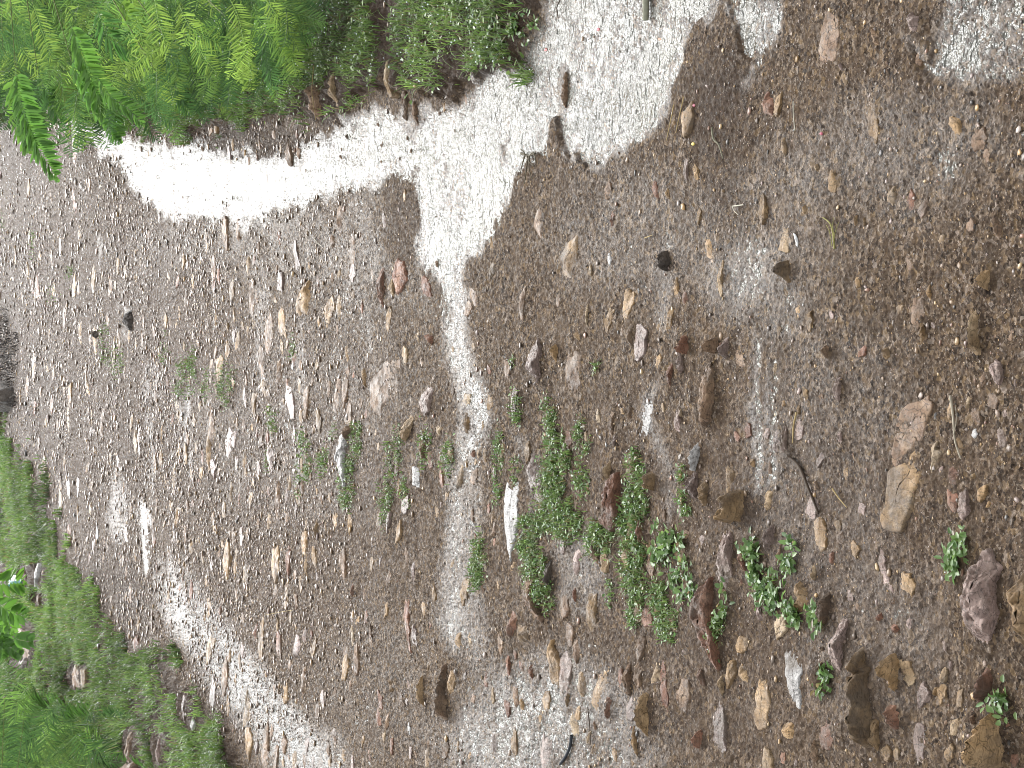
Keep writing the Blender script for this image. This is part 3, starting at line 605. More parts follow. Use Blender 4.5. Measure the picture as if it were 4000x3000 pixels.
QC = np.array([.005, .03, .08, .16, .25, .4, .5, .6, .75, .84, .92, .97, .995])
QZ = np.array([-2.58, -1.88, -1.405, -.994, -.674, -.253, 0, .253, .674, .994, 1.405, 1.881, 2.6])
SIG = .0020
def ground_z(x, y, fine=True, mounds=True):
    px, py = to_px(np.stack([x, y, np.zeros_like(x)], -1))
    wx = vnoise(x * 5, y * 5, 3) + .6 * vnoise(x * 13, y * 13, 4) + .5 * vnoise(x * 34, y * 34, 14)
    wy = vnoise(x * 5, y * 5, 5) + .7 * vnoise(x * 13, y * 13, 6) + 1.1 * vnoise(x * 34, y * 34, 16)
    ps = np.clip(1.0 / np.maximum(y, 1) * 3, .5, 3)
    px2, py2 = px + 22 * wx * ps, py + 55 * wy * ps
    cov = grid_at(COV, px2, py2); cov = np.where(cov < .5, cov * (.55 + .45 * sstep(.3, .5, cov)) * (1 - .5 * sstep(1300, 300, px)), cov); ver = grid_at(VERGE, px2, py2)
    z = -SIG * np.interp(cov, QC, QZ)
    z += SIG * .45 * (vnoise(x * 9, y * 9, 21) + .7 * vnoise(x * 3.1, y * 3.1, 22)) * (cov < .8)
    z += SIG * 2.6 * (np.clip(vnoise(x * 7, y * 26, 43), 0, 1) + .8 * np.clip(vnoise(x * 19, y * 48, 44), 0, 1)) * sstep(.5, .8, cov)
    z += .014 * np.clip(vnoise(x * 2.6, y * 2.6, 41) + .6 * vnoise(x * 7.3, y * 7.3, 42), 0, 1) * sstep(.26, .12, cov)
    if mounds: z += grid_at(MOUND, px + 8 * wx, py + 14 * wx) * (1 + .9 * vnoise(x * 40, y * 40, 46))
    z += ver * (.022 + .03 * vnoise(x * 4, y * 4, 8) + .02 * vnoise(x * 14, y * 14, 9))
    if fine:
        g = .45 * vnoise(x * 36, y * 36, 31) + .8 * vnoise(x * 82, y * 82, 32) + 1.3 * vnoise(x * 170, y * 170, 33) + 1.3 * vnoise(x * 330, y * 330, 34)
        z += SIG * 1.5 * g * (1 + .8 * ver) * (1 + .16 * np.clip(y - 4.5, 0, 6)) * (.62 + .38 * sstep(2900, 1700, px))
    return z

# ------------------------------------------------------------------ ground: one sheet out to the horizon, finest on the track
def spread_rows():
    v = np.linspace(4500, -420, 1180)
    vv = (2000 - v) / F
    t = H / (math.sin(DELTA) - vv * math.cos(DELTA))
    y = t * (math.cos(DELTA) + vv * math.sin(DELTA))
    y = np.concatenate([[-40, -12, -4, -1.5, -.4, .4, 1.0, 1.4], y[y > 1.5], y.max() * np.array([1.1, 1.3, 1.7, 2.5, 4, 8, 20, 60])])
    return np.sort(y)
ys = spread_rows()
us = np.linspace(-.29, .29, 1080)
us = np.concatenate([-np.array([40, 12, 5, 2.4, 1.4,   .9, .6, .4]), us, np.array([.4, .6, .9, 1.4, 2.4, 5, 12, 40])])
tt = np.maximum(ys * math.cos(DELTA) + H * math.sin(DELTA), .8)
X = tt[:, None] * us[None, :]; Y = np.repeat(ys[:, None], len(us), 1)
Z = ground_z(X, Y)
nr, nc = X.shape
ii = np.arange(nr * nc).reshape(nr, nc)
quads = np.stack([ii[:-1, :-1], ii[:-1, 1:], ii[1:, 1:], ii[1:, :-1]], -1).reshape(-1, 4)
gpx, gpy = to_px(np.stack([X, Y, np.zeros_like(X)], -1))
wob = 40 * vnoise(X * 7, Y * 7, 61) + 25 * vnoise(X * 22, Y * 22, 62)
wet = np.clip((grid_at(COL0, gpx + wob, gpy + 2 * wob) - .19) * 2.6, 0, 1) * np.clip(1 + 1.2 * vnoise(X * 11, Y * 11, 63), 0, 1)
gcol = np.stack([wet, np.clip(grid_at(SOIL, gpx + wob, gpy + 2 * wob) * (1 + .8 * vnoise(X * 8, Y * 8, 64)), 0, 1), grid_at(RED, gpx, gpy)], -1).reshape(-1, 3)
me = mesh_np("ground", np.stack([X, Y, Z], -1).reshape(-1, 3), quads, np.full(len(quads), 4), MUD, True, gcol)
obj("ground", me, label="brown wet mud and grit of the rutted track", cat="ground", kind="structure")

# water sheets at z = 0, each reaching just under the mud round it
USED = np.zeros((len(MX[::2, ::2]) - 1, MX[::2, ::2].shape[1] - 1), bool)
def water(poly, label):
    P = np.asarray(ov(poly)); sd = poly_sd(P, MX[::2, ::2], MY[::2, ::2]) > 0
    cell = (sd[:-1, :-1] | sd[1:, :-1] | sd[:-1, 1:] | sd[1:, 1:]) & ~USED
    USED[cell] = True
    i, j = np.nonzero(cell)
    n2 = sd.shape[1]
    q = np.stack([i * n2 + j, (i + 1) * n2 + j, (i + 1) * n2 + j + 1, i * n2 + j + 1], -1)
    u, inv = np.unique(q.ravel(), return_inverse=True)
    V = at(MX[::2, ::2].ravel()[u], MY[::2, ::2].ravel()[u])
    q = inv.reshape(-1, 4)
    me = mesh_np("puddle", V, q[:, ::-1], np.full(len(q), 4), WATER, True)
    obj("puddle", me, label=label, cat="puddle", kind="structure")
water([(-60, 150), (100, 200), (800, 120), (960, 100), (1100, -200), (1462, -200), (1470, 60), (1500, 360), (1160, 420), (1085, 590), (890, 600), (880, 500), (500, 500), (200, 480), (-60, 420)], "long white puddle along the grassy verge")
water([(1464, -200), (2290, -220), (2290, 440), (1850, 440), (1720, 250), (1502, 300), (1472, 60)], "speckled shallow puddle by the upper right corner")
water([(225, 1010), (350, 1010), (470, 1240), (640, 1420), (860, 1600), (890, 1760), (560, 1760), (420, 1500), (300, 1400), (225, 1260)], "olive brown puddle curving along the left verge")
water([(890, 602), (1085, 592), (1120, 800), (1200, 850), (1200, 1160), (1320, 1130), (1330, 1350), (1480, 1480), (1500, 1760), (900, 1760), (950, 1300), (930, 900)], "silvery film of water running down mid track")
water([(1165, 425), (1502, 366), (1505, 302), (1850, 442), (2290, 442), (2290, 1760), (1502, 1760), (1482, 1476), (1334, 1348), (1324, 1128), (1204, 1150), (1204, 846), (1124, 796), (1090, 592)], "thin silvery film over the near gravel")
water([(200, 484), (500, 504), (876, 504), (886, 602), (926, 902), (946, 1300), (896, 1600), (862, 1596), (642, 1416), (472, 1236), (352, 1006), (225, 1006), (100, 900), (100, 600)], "thin wet film over the far gravel")
# ------------------------------------------------------------------ stones and slabs
def resample(P, n):
    P = np.asarray(P, float); Q = np.vstack([P, P[:1]])
    s = np.concatenate([[0], np.cumsum(np.hypot(*np.diff(Q, axis=0).T))])
    t = np.linspace(0, s[-1], n, endpoint=False)
    return np.stack([np.interp(t, s, Q[:, 0]), np.interp(t, s, Q[:, 1])], -1)

def stone_mesh(name, out, h, prof, mat, seed, n=72, rough=1.0):
    """out: outline in metres round the origin; prof: flat | dome | ridge"""
    r = np.random.default_rng(seed)
    O = resample(out, n)
    area = .5 * np.sum(O[:, 0] * np.roll(O[:, 1], -1) - O[:, 1] * np.roll(O[:, 0], -1))
    if area < 0: O = O[::-1]
    O = .12 * np.roll(O, 1, 0) + .76 * O + .12 * np.roll(O, -1, 0)
    C = O.mean(0); D = O - C
    ev, vec = np.linalg.eigh(D.T @ D); ax, pe = vec[:, 1], vec[:, 0]
    s, t = D @ ax, D @ pe
    L, Wd = np.ptp(s), np.ptp(t)
    size = math.sqrt(L * Wd)
    O = O + size * .06 * rough * np.stack([vnoise(O[:, 0] / size * 6 + seed, O[:, 1] / size * 6, 1), vnoise(O[:, 0] / size * 6, O[:, 1] / size * 6 + seed, 2)], -1) * 2
    D = O - C; s, t = D @ ax, D @ pe
    sc = np.clip(s, s.min() + .3 * L, s.max() - .3 * L)
    mid = np.zeros(n)
    s2, t2 = np.append(s, s[0]), np.append(t, t[0])
    for i in range(n):
        cr = []
        for j in range(n):
            a, b = s2[j] - sc[i], s2[j + 1] - sc[i]
            if (a <= 0) != (b <= 0): cr.append(t2[j] + (t2[j + 1] - t2[j]) * a / (a - b))
        mid[i] = (min(cr) + max(cr)) / 2 if cr else 0
    M = C + sc[:, None] * ax + mid[:, None] * pe
    fr = np.array([.02, .14, .26, .37, .48, .58, .68, .77, .85, .92, .97, 1.0, 1.015, 1.0])
    cuts = [(r.uniform(0, 6.28), r.uniform(.5, 1.6), r.uniform(.85, 1.35)) for _ in range(6)]
    h = h * .75
    p = {'flat': 12, 'dome': 2.4, 'ridge': 1.2}[prof]
    tilt = r.normal(0, .22, 2) * h / size * 2
    V = []
    for k, f in enumerate(fr):
        Q = M + (O - M) * f
        if k == len(fr) - 1: z = np.full(n, -.035)
        elif k == len(fr) - 2: z = np.full(n, -.004)
        else:
            base = max(1 - f ** p, 0)
            q = Q / size
            nz = .9 * vnoise(q[:, 0] * 2.2 + seed, q[:, 1] * 2.2, seed) + .6 * vnoise(q[:, 0] * 5, q[:, 1] * 5 + seed, seed + 1) + .35 * vnoise(q[:, 0] * 11, q[:, 1] * 11, seed + 2)
            step = np.floor((q @ np.array([math.cos(seed), math.sin(seed)])) * 3 + nz * .8) * .10      # split bedding planes
            z = h * base * (1 + rough * (.55 * nz + (step if prof == 'flat' else 0))) + (Q - C) @ tilt * base
            if size > .07: z = z + h * base * .5 * (1.6 * np.abs(vnoise(q[:, 0] * 3.5 + seed, q[:, 1] * 6, seed + 7)) - .25 - .5 * (np.abs(vnoise(q[:, 0] * 5, q[:, 1] * 3 + seed, seed + 8)) < .03))
            if prof != 'dome' or rough > 1.2:
                for (ca_, sl_, cc_) in cuts:
                    z = np.minimum(z, h * (cc_ - sl_ * ((Q - C) / size @ np.array([math.cos(ca_), math.sin(ca_)]))) + h * .25 * nz)
            z = z + h * .16 * rough * vnoise(q[:, 0] * 23, q[:, 1] * 23, seed + 3) * base
            z = np.maximum(z, -.004 if base > .3 else -.01)
        V.append(np.stack([Q[:, 0], Q[:, 1], z], -1))
    V = np.concatenate(V); R = len(fr)
    i = np.arange(n); j = (i + 1) % n
    q = np.concatenate([np.stack([k * n + i, (k + 1) * n + i, (k + 1) * n + j, k * n + j], -1) for k in range(R - 1)])
    return mesh_np(name, V, q, np.full(len(q), 4), STONE[mat], prof == 'dome')

OCC = []            # (px, py, radius) of everything traced, so that scattered stones keep clear
SEED = [100]
def stone(name, mat, h, prof, label, pts, cat='rock', group=None, rough=1.0, lift=0.0):
    pts = np.asarray(pts, float)
    Wp = at(pts[:, 0], pts[:, 1])[:, :2]
    yc = Wp[:, 1].mean(); L = np.ptp(Wp[:, 1]); d = math.atan2(H, yc)
    k = max(.45, 1 - .75 * h / math.tan(d) / max(L, 1e-4))
    y0 = Wp[:, 1].min(); Wp[:, 1] = y0 + (Wp[:, 1] - y0) * k
    c = Wp.mean(0)
    SEED[0] += 1
    me = stone_mesh(name, Wp - c, h, prof, mat, SEED[0], rough=rough)
    z = float(ground_z(np.array([c[0]]), np.array([c[1]]), False, False)[0])
    OCC.append((pts[:, 0].mean(), pts[:, 1].mean(), np.ptp(pts[:, 0]) / 2, np.ptp(pts[:, 1]) / 2))
    return obj(name, me, (c[0], c[1], z + lift), label=label, cat=cat, group=group)

def ell(cx, cy, w, h, tilt=0, seed=0):
    """an uneven outline w wide, h tall in photo pixels, tilt in pixels of sideways lean from top to bottom"""
    r = np.random.default_rng(int(cx * 7 + cy * 13 + seed))
    n = int(r.integers(6, 9)); a = np.linspace(0, 2 * math.pi, n, endpoint=False) + r.uniform(-.35, .35, n)
    k = r.uniform(.62, 1.2, n)
    y = np.sin(a) * h / 2 * k
    x = np.cos(a) * w / 2 * k + tilt * y / h
    return np.stack([cx + x, cy + y], -1)

for mat, h, prof, label, pts in SLABS:
    nm = "flat_rock" if prof == 'flat' else ("boulder" if h > 30 else "rock")
    stone(nm, mat, h * (.00135 if h >= 18 else .0011), prof, label, pts)

# the dark shapes at the far end of the track and the clod on the gravel
stone("mud_clod", 'dark', .045, 'dome', "dark clod of mud lying alone on the far gravel", [(515,1205),(497,1225),(482,1258),(497,1285),(511,1297),(522,1260)], cat='clod', rough=1.6)
stone("boulder", 'dark', .20, 'dome', "dark grey boulder at the far end of the track, left edge", [(-60,1500),(-70,1580),(-10,1612),(45,1600),(62,1560),(50,1515),(0,1492)], rough=.8)
stone("mud_clod", 'dark', .04, 'dome', "dark clod of mud at the edge of the small far grass patch", [(372,1290),(366,1310),(378,1326),(388,1306)], cat='clod', rough=1.6)
stone("mud_clod", 'dark', .03, 'dome', "dark muddy clod right of centre near a shallow pit", [(2600,980),(2586,1020),(2600,1062),(2618,1030),(2616,990)], cat='clod', rough=1.6)

# small stones: one size of chip after another, kept clear of the traced ones
def clear(px, py, pad=8):
    for (x, y, a, b) in OCC:
        if abs(px - x) < a + pad and abs(py - y) < b + pad: return False
    return True
COLS = ['ochre', 'brown', 'mauve', 'red', 'tan', 'white']
WORD = {'ochre': 'ochre', 'brown': 'brown', 'mauve': 'pale mauve', 'red': 'rust red', 'tan': 'tan', 'white': 'whitish'}
ZONES = [("far", 60, 760, .45), ("middle", 760, 2050, .3), ("near", 2050, 3980, .25)]
ZW = {"far": "on the distant gravel at the left of the photo", "middle": "pressed into the gravel in the middle of the track", "near": "pressed into the near gravel at the right of the photo"}
def chips(kind, count, zone, sizes, cat):
    k, x0, x1 = zone
    done = tries = 0
    while done < count and tries < 12000:
        tries += 1
        px, py = random.uniform(x0, x1), random.uniform(20, 2985)
        ver = float(grid_at(VERGE, np.array([px]), np.array([py]))[0]); cv = float(grid_at(COV, np.array([px]), np.array([py]))[0])
        if ver > .1 or cv > .5 or not clear(px, py, 10 if k != "far" else 4): continue
        if k == "near" and random.random() < .8 * sstep(1900, 900, py): continue
        if k == "far" and py < 1000 and random.random() < .6: continue
        if k == "middle" and py < 1000 and random.random() < .5: continue
        dl = math.atan2(H, float(at(px, py)[1])); sq = 1 / math.sin(dl)
        w = random.choice(sizes)
        hh = w * sq * random.uniform(.7, 1.3) * (.8 if k == "far" else 1)
        mat = random.choices(COLS, [.34, .36, .08, .14, .08, .0] if k == 'far' else [.34, .28, .13, .13, .11, .01])[0]
        g = f"{WORD[mat]} chips {ZW[k]}"
        prof = random.choice(['flat', 'flat', 'flat', 'ridge', 'ridge', 'dome'])
        stone(kind, mat, w * pxsize(px) * random.uniform(.16, .46), prof, f"small {WORD[mat]} stone chip {ZW[k]}",
              ell(px, py, w, hh, random.uniform(-.6, .6) * w), cat=cat, group=g)
        done += 1
chips("stone", 190, ("near", 2050, 3980), [20, 24, 28, 34, 42, 54, 70], 'stone')
chips("stone_chip", 280, ("middle", 800, 2050), [13, 15, 18, 22, 28, 36], 'stone')
chips("rock_chip", 295, ("far", 60, 1250), [10, 12, 14, 17, 21], 'stone')
# pebbles standing in the puddle
for px, py, w in [(1353,535,15),(1332,585,10),(1330,618,14),(1488,570,11),(1494,560,9),(1604,590,14),(1560,620,9),(1362,672,7),(1488,634,9),(1716,445,11),(1774,512,11),(1820,525,9),(1700,850,9),(1705,1030,18),(1590,540,12),(1475,490,13),(1660,470,10),(790,582,14),(2310,395,11),(2340,400,9),(2550,350,10),(2030,520,12),(2290,465,8),(2420,600,10),(2335,500,8)]:
    OK_ = stone("pebble", 'brown', w * pxsize(px) * .6, 'dome', "small brown pebble standing clear of the water in the white puddle", ell(px, py, w, w * 1.7), cat='pebble', group="pebbles in the white puddle", lift=.001)

# gravel: uncountable grit, one mesh
def ico():
    t = (1 + 5 ** .5) / 2
    v = np.array([(-1,t,0),(1,t,0),(-1,-t,0),(1,-t,0),(0,-1,t),(0,1,t),(0,-1,-t),(0,1,-t),(t,0,-1),(t,0,1),(-t,0,-1),(-t,0,1)], float)
    f = np.array([(0,11,5),(0,5,1),(0,1,7),(0,7,10),(0,10,11),(1,5,9),(5,11,4),(11,10,2),(10,7,6),(7,1,8),(3,9,4),(3,4,2),(3,2,6),(3,6,8),(3,8,9),(4,9,5),(2,4,11),(6,2,10),(8,6,7),(9,8,1)])
    return v / np.linalg.norm(v[0]), f
PAL = np.array([(.08,.055,.04),(.11,.078,.055),(.16,.11,.078),(.21,.15,.125),(.19,.10,.062),(.28,.17,.07),(.34,.23,.115),(.34,.28,.24),(.05,.04,.032),(.17,.108,.06)])
PW = np.array([.13,.14,.15,.07,.11,.13,.06,.02,.11,.10]); PW /= PW.sum()
def gravel(N):
    px = RNG.uniform(-300, 4250, N * 3); py = RNG.uniform(-350, 3350, N * 3)
    G = at(px, py)
    # even spread over the ground, thinned a little with distance
    dens = np.clip(.16 + .5 * (1200 - px) / 1200, .14, .6) * (1 - .2 * sstep(1900, 2800, px))
    cov = grid_at(COV, px, py); ver = grid_at(VERGE, px, py)
    dens = dens * np.where(cov > .55, .16, 1) * (1 - .6 * ver)
    cl = vnoise(G[:, 0] * 3, G[:, 1] * 3, 77) + .7 * vnoise(G[:, 0] * 9, G[:, 1] * 9, 78)
    dens = dens * np.clip(.75 + 1.6 * cl, .1, 1.6)
    smooth = np.exp(-(((px - 60) / 130) ** 2 + ((py - 620) / 200) ** 2)) + .7 * np.exp(-(((px - 420) / 170) ** 2 + ((py - 2130) / 170) ** 2)) + .7 * np.exp(-(((px - 1150) / 300) ** 2 + ((py - 2700) / 220) ** 2))
    dens = dens * np.clip(1 - smooth, .05, 1)
    keep = RNG.random(N * 3) < dens
    px, py, G = px[keep][:N], py[keep][:N], G[keep][:N]
    n = len(px)
    ps = pxsize(px)
    s = np.clip(RNG.pareto(2.3, n) * 1.7 + 2.2, 2.2, 15) * np.maximum(ps * .8, .00030) 
    return px, py, G, s, n
bv, bf = ico()
px, py, G, s, n = gravel(100000)
# coarser grit on the far half of the track
fx_, fy_ = RNG.uniform(-200, 1500, 150000), RNG.uniform(200, 2900, 150000)
fg = at(fx_, fy_)
kp = RNG.random(150000) < np.clip((1500 - fx_) / 700, 0, 1) * (1 - .9 * grid_at(VERGE, fx_, fy_)) * np.where(grid_at(COV, fx_, fy_) > .5, .08, 1) * np.clip(.75 + 1.5 * vnoise(fg[:, 0] * 3, fg[:, 1] * 3, 79), .15, 1) * (1 - .85 * np.exp(-(((fx_ - 60) / 130) ** 2 + ((fy_ - 620) / 200) ** 2)))
fx_, fy_, fg = fx_[kp], fy_[kp], fg[kp]
G = np.concatenate([G, fg]); s = np.concatenate([s, np.clip(RNG.pareto(2.4, len(fx_)) * 2 + 2.4, 2.4, 10) * pxsize(fx_)])
n = len(s)
sx, sy, sz = RNG.uniform(.7, 1.5, n), RNG.uniform(.7, 1.5, n), RNG.uniform(.22, .5, n)
an = RNG.uniform(0, 2 * math.pi, n)
J = bv[None] * (1 + RNG.uniform(-.28, .28, (n, 12, 1)))
J = J * np.stack([sx, sy, sz], -1)[:, None] * s[:, None, None]
ca, sa = np.cos(an)[:, None], np.sin(an)[:, None]
Vg = np.stack([J[..., 0] * ca - J[..., 1] * sa, J[..., 0] * sa + J[..., 1] * ca, J[..., 2]], -1)
gz = ground_z(G[:, 0], G[:, 1])
Vg += np.stack([G[:, 0], G[:, 1], gz + s * .2], -1)[:, None]
ci = RNG.choice(len(PAL), n, p=PW)
cg = PAL[ci] * RNG.uniform(.75, 1.25, (n, 1))
cg[-len(fx_):] = .5 * cg[-len(fx_):] + .5 * cg[-len(fx_):].mean(0) * np.array([.86, .8, .74])       # the far grit is duller and browner
Fg = (bf[None] + (np.arange(n) * 12)[:, None, None]).reshape(-1, 3)
me = mesh_np("gravel", Vg.reshape(-1, 3), Fg, np.full(len(Fg), 3), GRAVEL, False, np.repeat(cg, 12, 0))
obj("gravel", me, label="brown ochre and mauve grit strewn over the wet track", cat="gravel", kind="stuff")
# ------------------------------------------------------------------ grass, weeds, shrubs
UPV = np.array([0, 0, 1.0])
def nrm(v): return v / np.maximum(np.linalg.norm(v, axis=-1, keepdims=True), 1e-9)

def blades(P, az, lean, L, Wd, C, curl=.5):
    """bent three-face grass blades"""
    n = len(P)
    d = np.stack([np.cos(az), np.sin(az), np.zeros(n)], -1)
    sd = np.stack([-np.sin(az), np.cos(az), np.zeros(n)], -1)
    a1, a2 = lean, lean + curl
    m = P + (d * np.sin(a1)[:, None] + UPV * np.cos(a1)[:, None]) * (L * .55)[:, None]
    t = m + (d * np.sin(a2)[:, None] + UPV * np.cos(a2)[:, None]) * (L * .45)[:, None]
    w = sd * (Wd * .5)[:, None]
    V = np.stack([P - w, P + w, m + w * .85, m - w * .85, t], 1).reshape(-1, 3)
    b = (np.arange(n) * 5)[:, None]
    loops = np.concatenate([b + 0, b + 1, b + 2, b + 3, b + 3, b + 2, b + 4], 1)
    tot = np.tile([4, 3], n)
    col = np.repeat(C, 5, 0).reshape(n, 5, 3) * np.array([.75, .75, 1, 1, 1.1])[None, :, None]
    return V, loops.ravel(), tot, col.reshape(-1, 3)

def leaves(P, D, N, L, Wd, C, fold=.18):
    """pointed oval leaflets folded along the midrib; D direction, N face normal"""
    n = len(P)
    D = nrm(D); Sx = nrm(np.cross(D, N)); N = nrm(np.cross(Sx, D))
    w = Wd[:, None] * .5; l = L[:, None]
    V = np.stack([P, P + D * l * .3 + Sx * w + N * w * fold * 2, P + D * l * .72 + Sx * w * .8 + N * w * fold, P + D * l - N * l * .06,
                  P + D * l * .72 - Sx * w * .8 + N * w * fold, P + D * l * .3 - Sx * w + N * w * fold * 2], 1).reshape(-1, 3)
    b = (np.arange(n) * 6)[:, None]
    loops = np.concatenate([b, b + 1, b + 2, b + 3, b, b + 3, b + 4, b + 5], 1)
    return V, loops.ravel(), np.full(2 * n, 4), np.repeat(C, 6, 0)

def drops(P, r):
    """beads of rain"""
    v, f = bv, bf
    n = len(P)
    V = (v[None] * r[:, None, None] + P[:, None]).reshape(-1, 3)
    F_ = (f[None] + (np.arange(n) * 12)[:, None, None]).reshape(-1, 3)
    return V, F_.ravel(), np.full(len(F_), 3), np.full((len(V), 3), .6)

def join(parts):
    """[(V, loops, totals, colours, material index)] -> arrays"""
    Vs, Ls, Ts, Cs, Ms, o = [], [], [], [], [], 0
    for V, l, t, c, k in parts:
        Vs.append(V); Ls.append(l + o); Ts.append(t); Cs.append(c); Ms.append(np.full(len(t), k)); o += len(V)
    return np.concatenate(Vs), np.concatenate(Ls), np.concatenate(Ts), np.concatenate(Cs), np.concatenate(Ms)

def greens(n, a=(.10, .18, .035), b=(.17, .26, .06), dead=.05):
    k = RNG.random((n, 1)); c = np.array(a) * (1 - k) + np.array(b) * k
    c = c * RNG.uniform(.7, 1.25, (n, 1))
    dd = RNG.random(n) < dead
    c[dd] = np.array([.22, .17, .08]) * RNG.uniform(.6, 1.2, (dd.sum(), 1))
    return c

def scatter(poly, N, margin=.5, keep=None):
    """points spread evenly over the ground inside a photo polygon (overview pixels)"""
    P = np.asarray(ov(poly)); lo, hi = np.maximum(P.min(0), [-160, -320]), np.minimum(P.max(0), [4300, 3320])
    W4 = at(np.array([lo[0], lo[0], hi[0], hi[0]]), np.array([lo[1], hi[1], lo[1], hi[1]]))[:, :2]
    a, b = W4.min(0), W4.max(0)
    out = []
    tot = 0
    for _ in range(160):
        q = np.stack([RNG.uniform(a[0], b[0], N * 2), RNG.uniform(a[1], b[1], N * 2), np.zeros(N * 2)], -1)
        x, y = to_px(q)
        ins = (poly_sd(P, x, y) + 120 * vnoise(q[:, 0] * 9, q[:, 1] * 5, 91) + 45 * vnoise(q[:, 0] * 30, q[:, 1] * 18, 92) > 0) & (RNG.random(len(x)) < np.clip(4.0 / np.linalg.norm(q - CAMP, axis=1), 0, 1) ** 1.3)
        if keep is not None: ins &= keep(x, y, q)
        q = q[ins]; out.append(q); tot += len(q)
        if tot >= N: break
    q = np.concatenate(out)[:N]
    q[:, 2] = ground_z(q[:, 0], q[:, 1], False)
    return q

def off_stones(x, y):
    m = np.ones(len(x), bool)
    for (cx, cy, a, b_) in OCC:
        if cx < 900 and cy > 2150 or cy < 520 and cx < 1700:
            m &= ((x - cx - 10) / (a + 26)) ** 2 + ((y - cy) / (b_ + 4)) ** 2 > 1
    return m
def gully(x, y, q):
    g = vnoise(q[:, 0] * 6, q[:, 1] * 4, 55) + .6 * vnoise(q[:, 0] * 17, q[:, 1] * 11, 56)
    bare = np.exp(-((x - 1555 - (y - 200) * .06) / 34.0) ** 2) * (y > -60) + np.exp(-((x - 1830) / 30.0) ** 2) * ((y > 170) & (y < 400)) + .9 * np.exp(-((x - 1010) / 120.0) ** 2 - ((y - 560) / 60.0) ** 2) + .7 * np.exp(-((x - 1270) / 50.0) ** 2 - ((y - 430) / 90.0) ** 2)
    return (RNG.random(len(x)) < np.clip(1.0 + 1.3 * g - 1.1 * bare, .03, 1)) & off_stones(x, y)

def verge(poly, N, keep, la, lb, a, b, label, ndrop):
    P = scatter(poly, N, keep=keep)
    n = len(P)
    D = np.linalg.norm(P - CAMP, axis=1)
    az = RNG.uniform(0, 2 * math.pi, n)
    L = RNG.uniform(la, lb, n) * (.8 + .6 * RNG.random(n)) 
    parts = [(*blades(P, az, RNG.uniform(.1, .95, n), L, np.maximum(RNG.uniform(.0018, .0034, n), D * .0005), greens(n, a, b), RNG.uniform(.2, .9, n)), 0)]
    tone = 1 + .9 * vnoise(P[:, 0] * 3, P[:, 1] * 2, 95) + .7 * vnoise(P[:, 0] * 11, P[:, 1] * 7, 96)
    V0, l0, t0, c0, k0 = parts[0]; parts[0] = (V0, l0, t0, c0 * np.repeat(np.clip(tone, .45, 1.5), 5)[:, None], k0)
    m = n // 12                      # low clover-like leaves between the blades
    Q = P[:m] + np.stack([RNG.normal(0, .02, m), RNG.normal(0, .02, m), RNG.uniform(.006, .03, m)], -1)
    dd = np.stack([RNG.normal(0, 1, m), RNG.normal(0, 1, m), RNG.uniform(-.1, .5, m)], -1)
    parts.append((*leaves(Q, dd, np.tile(UPV, (m, 1)) + RNG.normal(0, .3, (m, 3)), RNG.uniform(.008, .02, m), RNG.uniform(.005, .011, m), greens(m, a, b, .02)), 0))
    k = ndrop
    idx = RNG.integers(0, n, k)
    Q = P[idx] + np.stack([RNG.normal(0, .01, k), RNG.normal(0, .01, k), L[idx] * RNG.uniform(.3, .8, k)], -1)
    parts.append((*drops(Q, RNG.uniform(.0011, .0022, k)), 1))
    V, l, t, c, mi = join(parts)
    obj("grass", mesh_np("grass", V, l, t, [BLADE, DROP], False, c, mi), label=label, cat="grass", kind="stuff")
VR = [(-300, -330)] + VERGE_R[1:-1] + [(1215, -330)]
VR = [(x, y) for x, y in VERGE_R]; VR[0] = (-300, -350); VR[1] = (-300, 220); VR[-1] = (1215, -350)
verge(VR, 120000, gully, .022, .045, (.09, .165, .035), (.20, .28, .068), "wet short grass of the verge above the white puddle", 5000)
VL = [(x, y) for x, y in VERGE_L]; VL[0] = (-300, 830); VL[-2] = (570, 1950); VL[-1] = (-300, 1950)
def lgap(x, y, q):
    g = vnoise(q[:, 0] * 4, q[:, 1] * 3, 65) + .6 * vnoise(q[:, 0] * 13, q[:, 1] * 9, 66)
    return (RNG.random(len(x)) < np.clip(1.0 + 1.7 * g, .06, 1)) & off_stones(x, y)
verge(VL, 120000, lgap, .03, .06, (.075, .145, .03), (.175, .255, .06), "wet grass and low weeds covering the left bank", 6000)

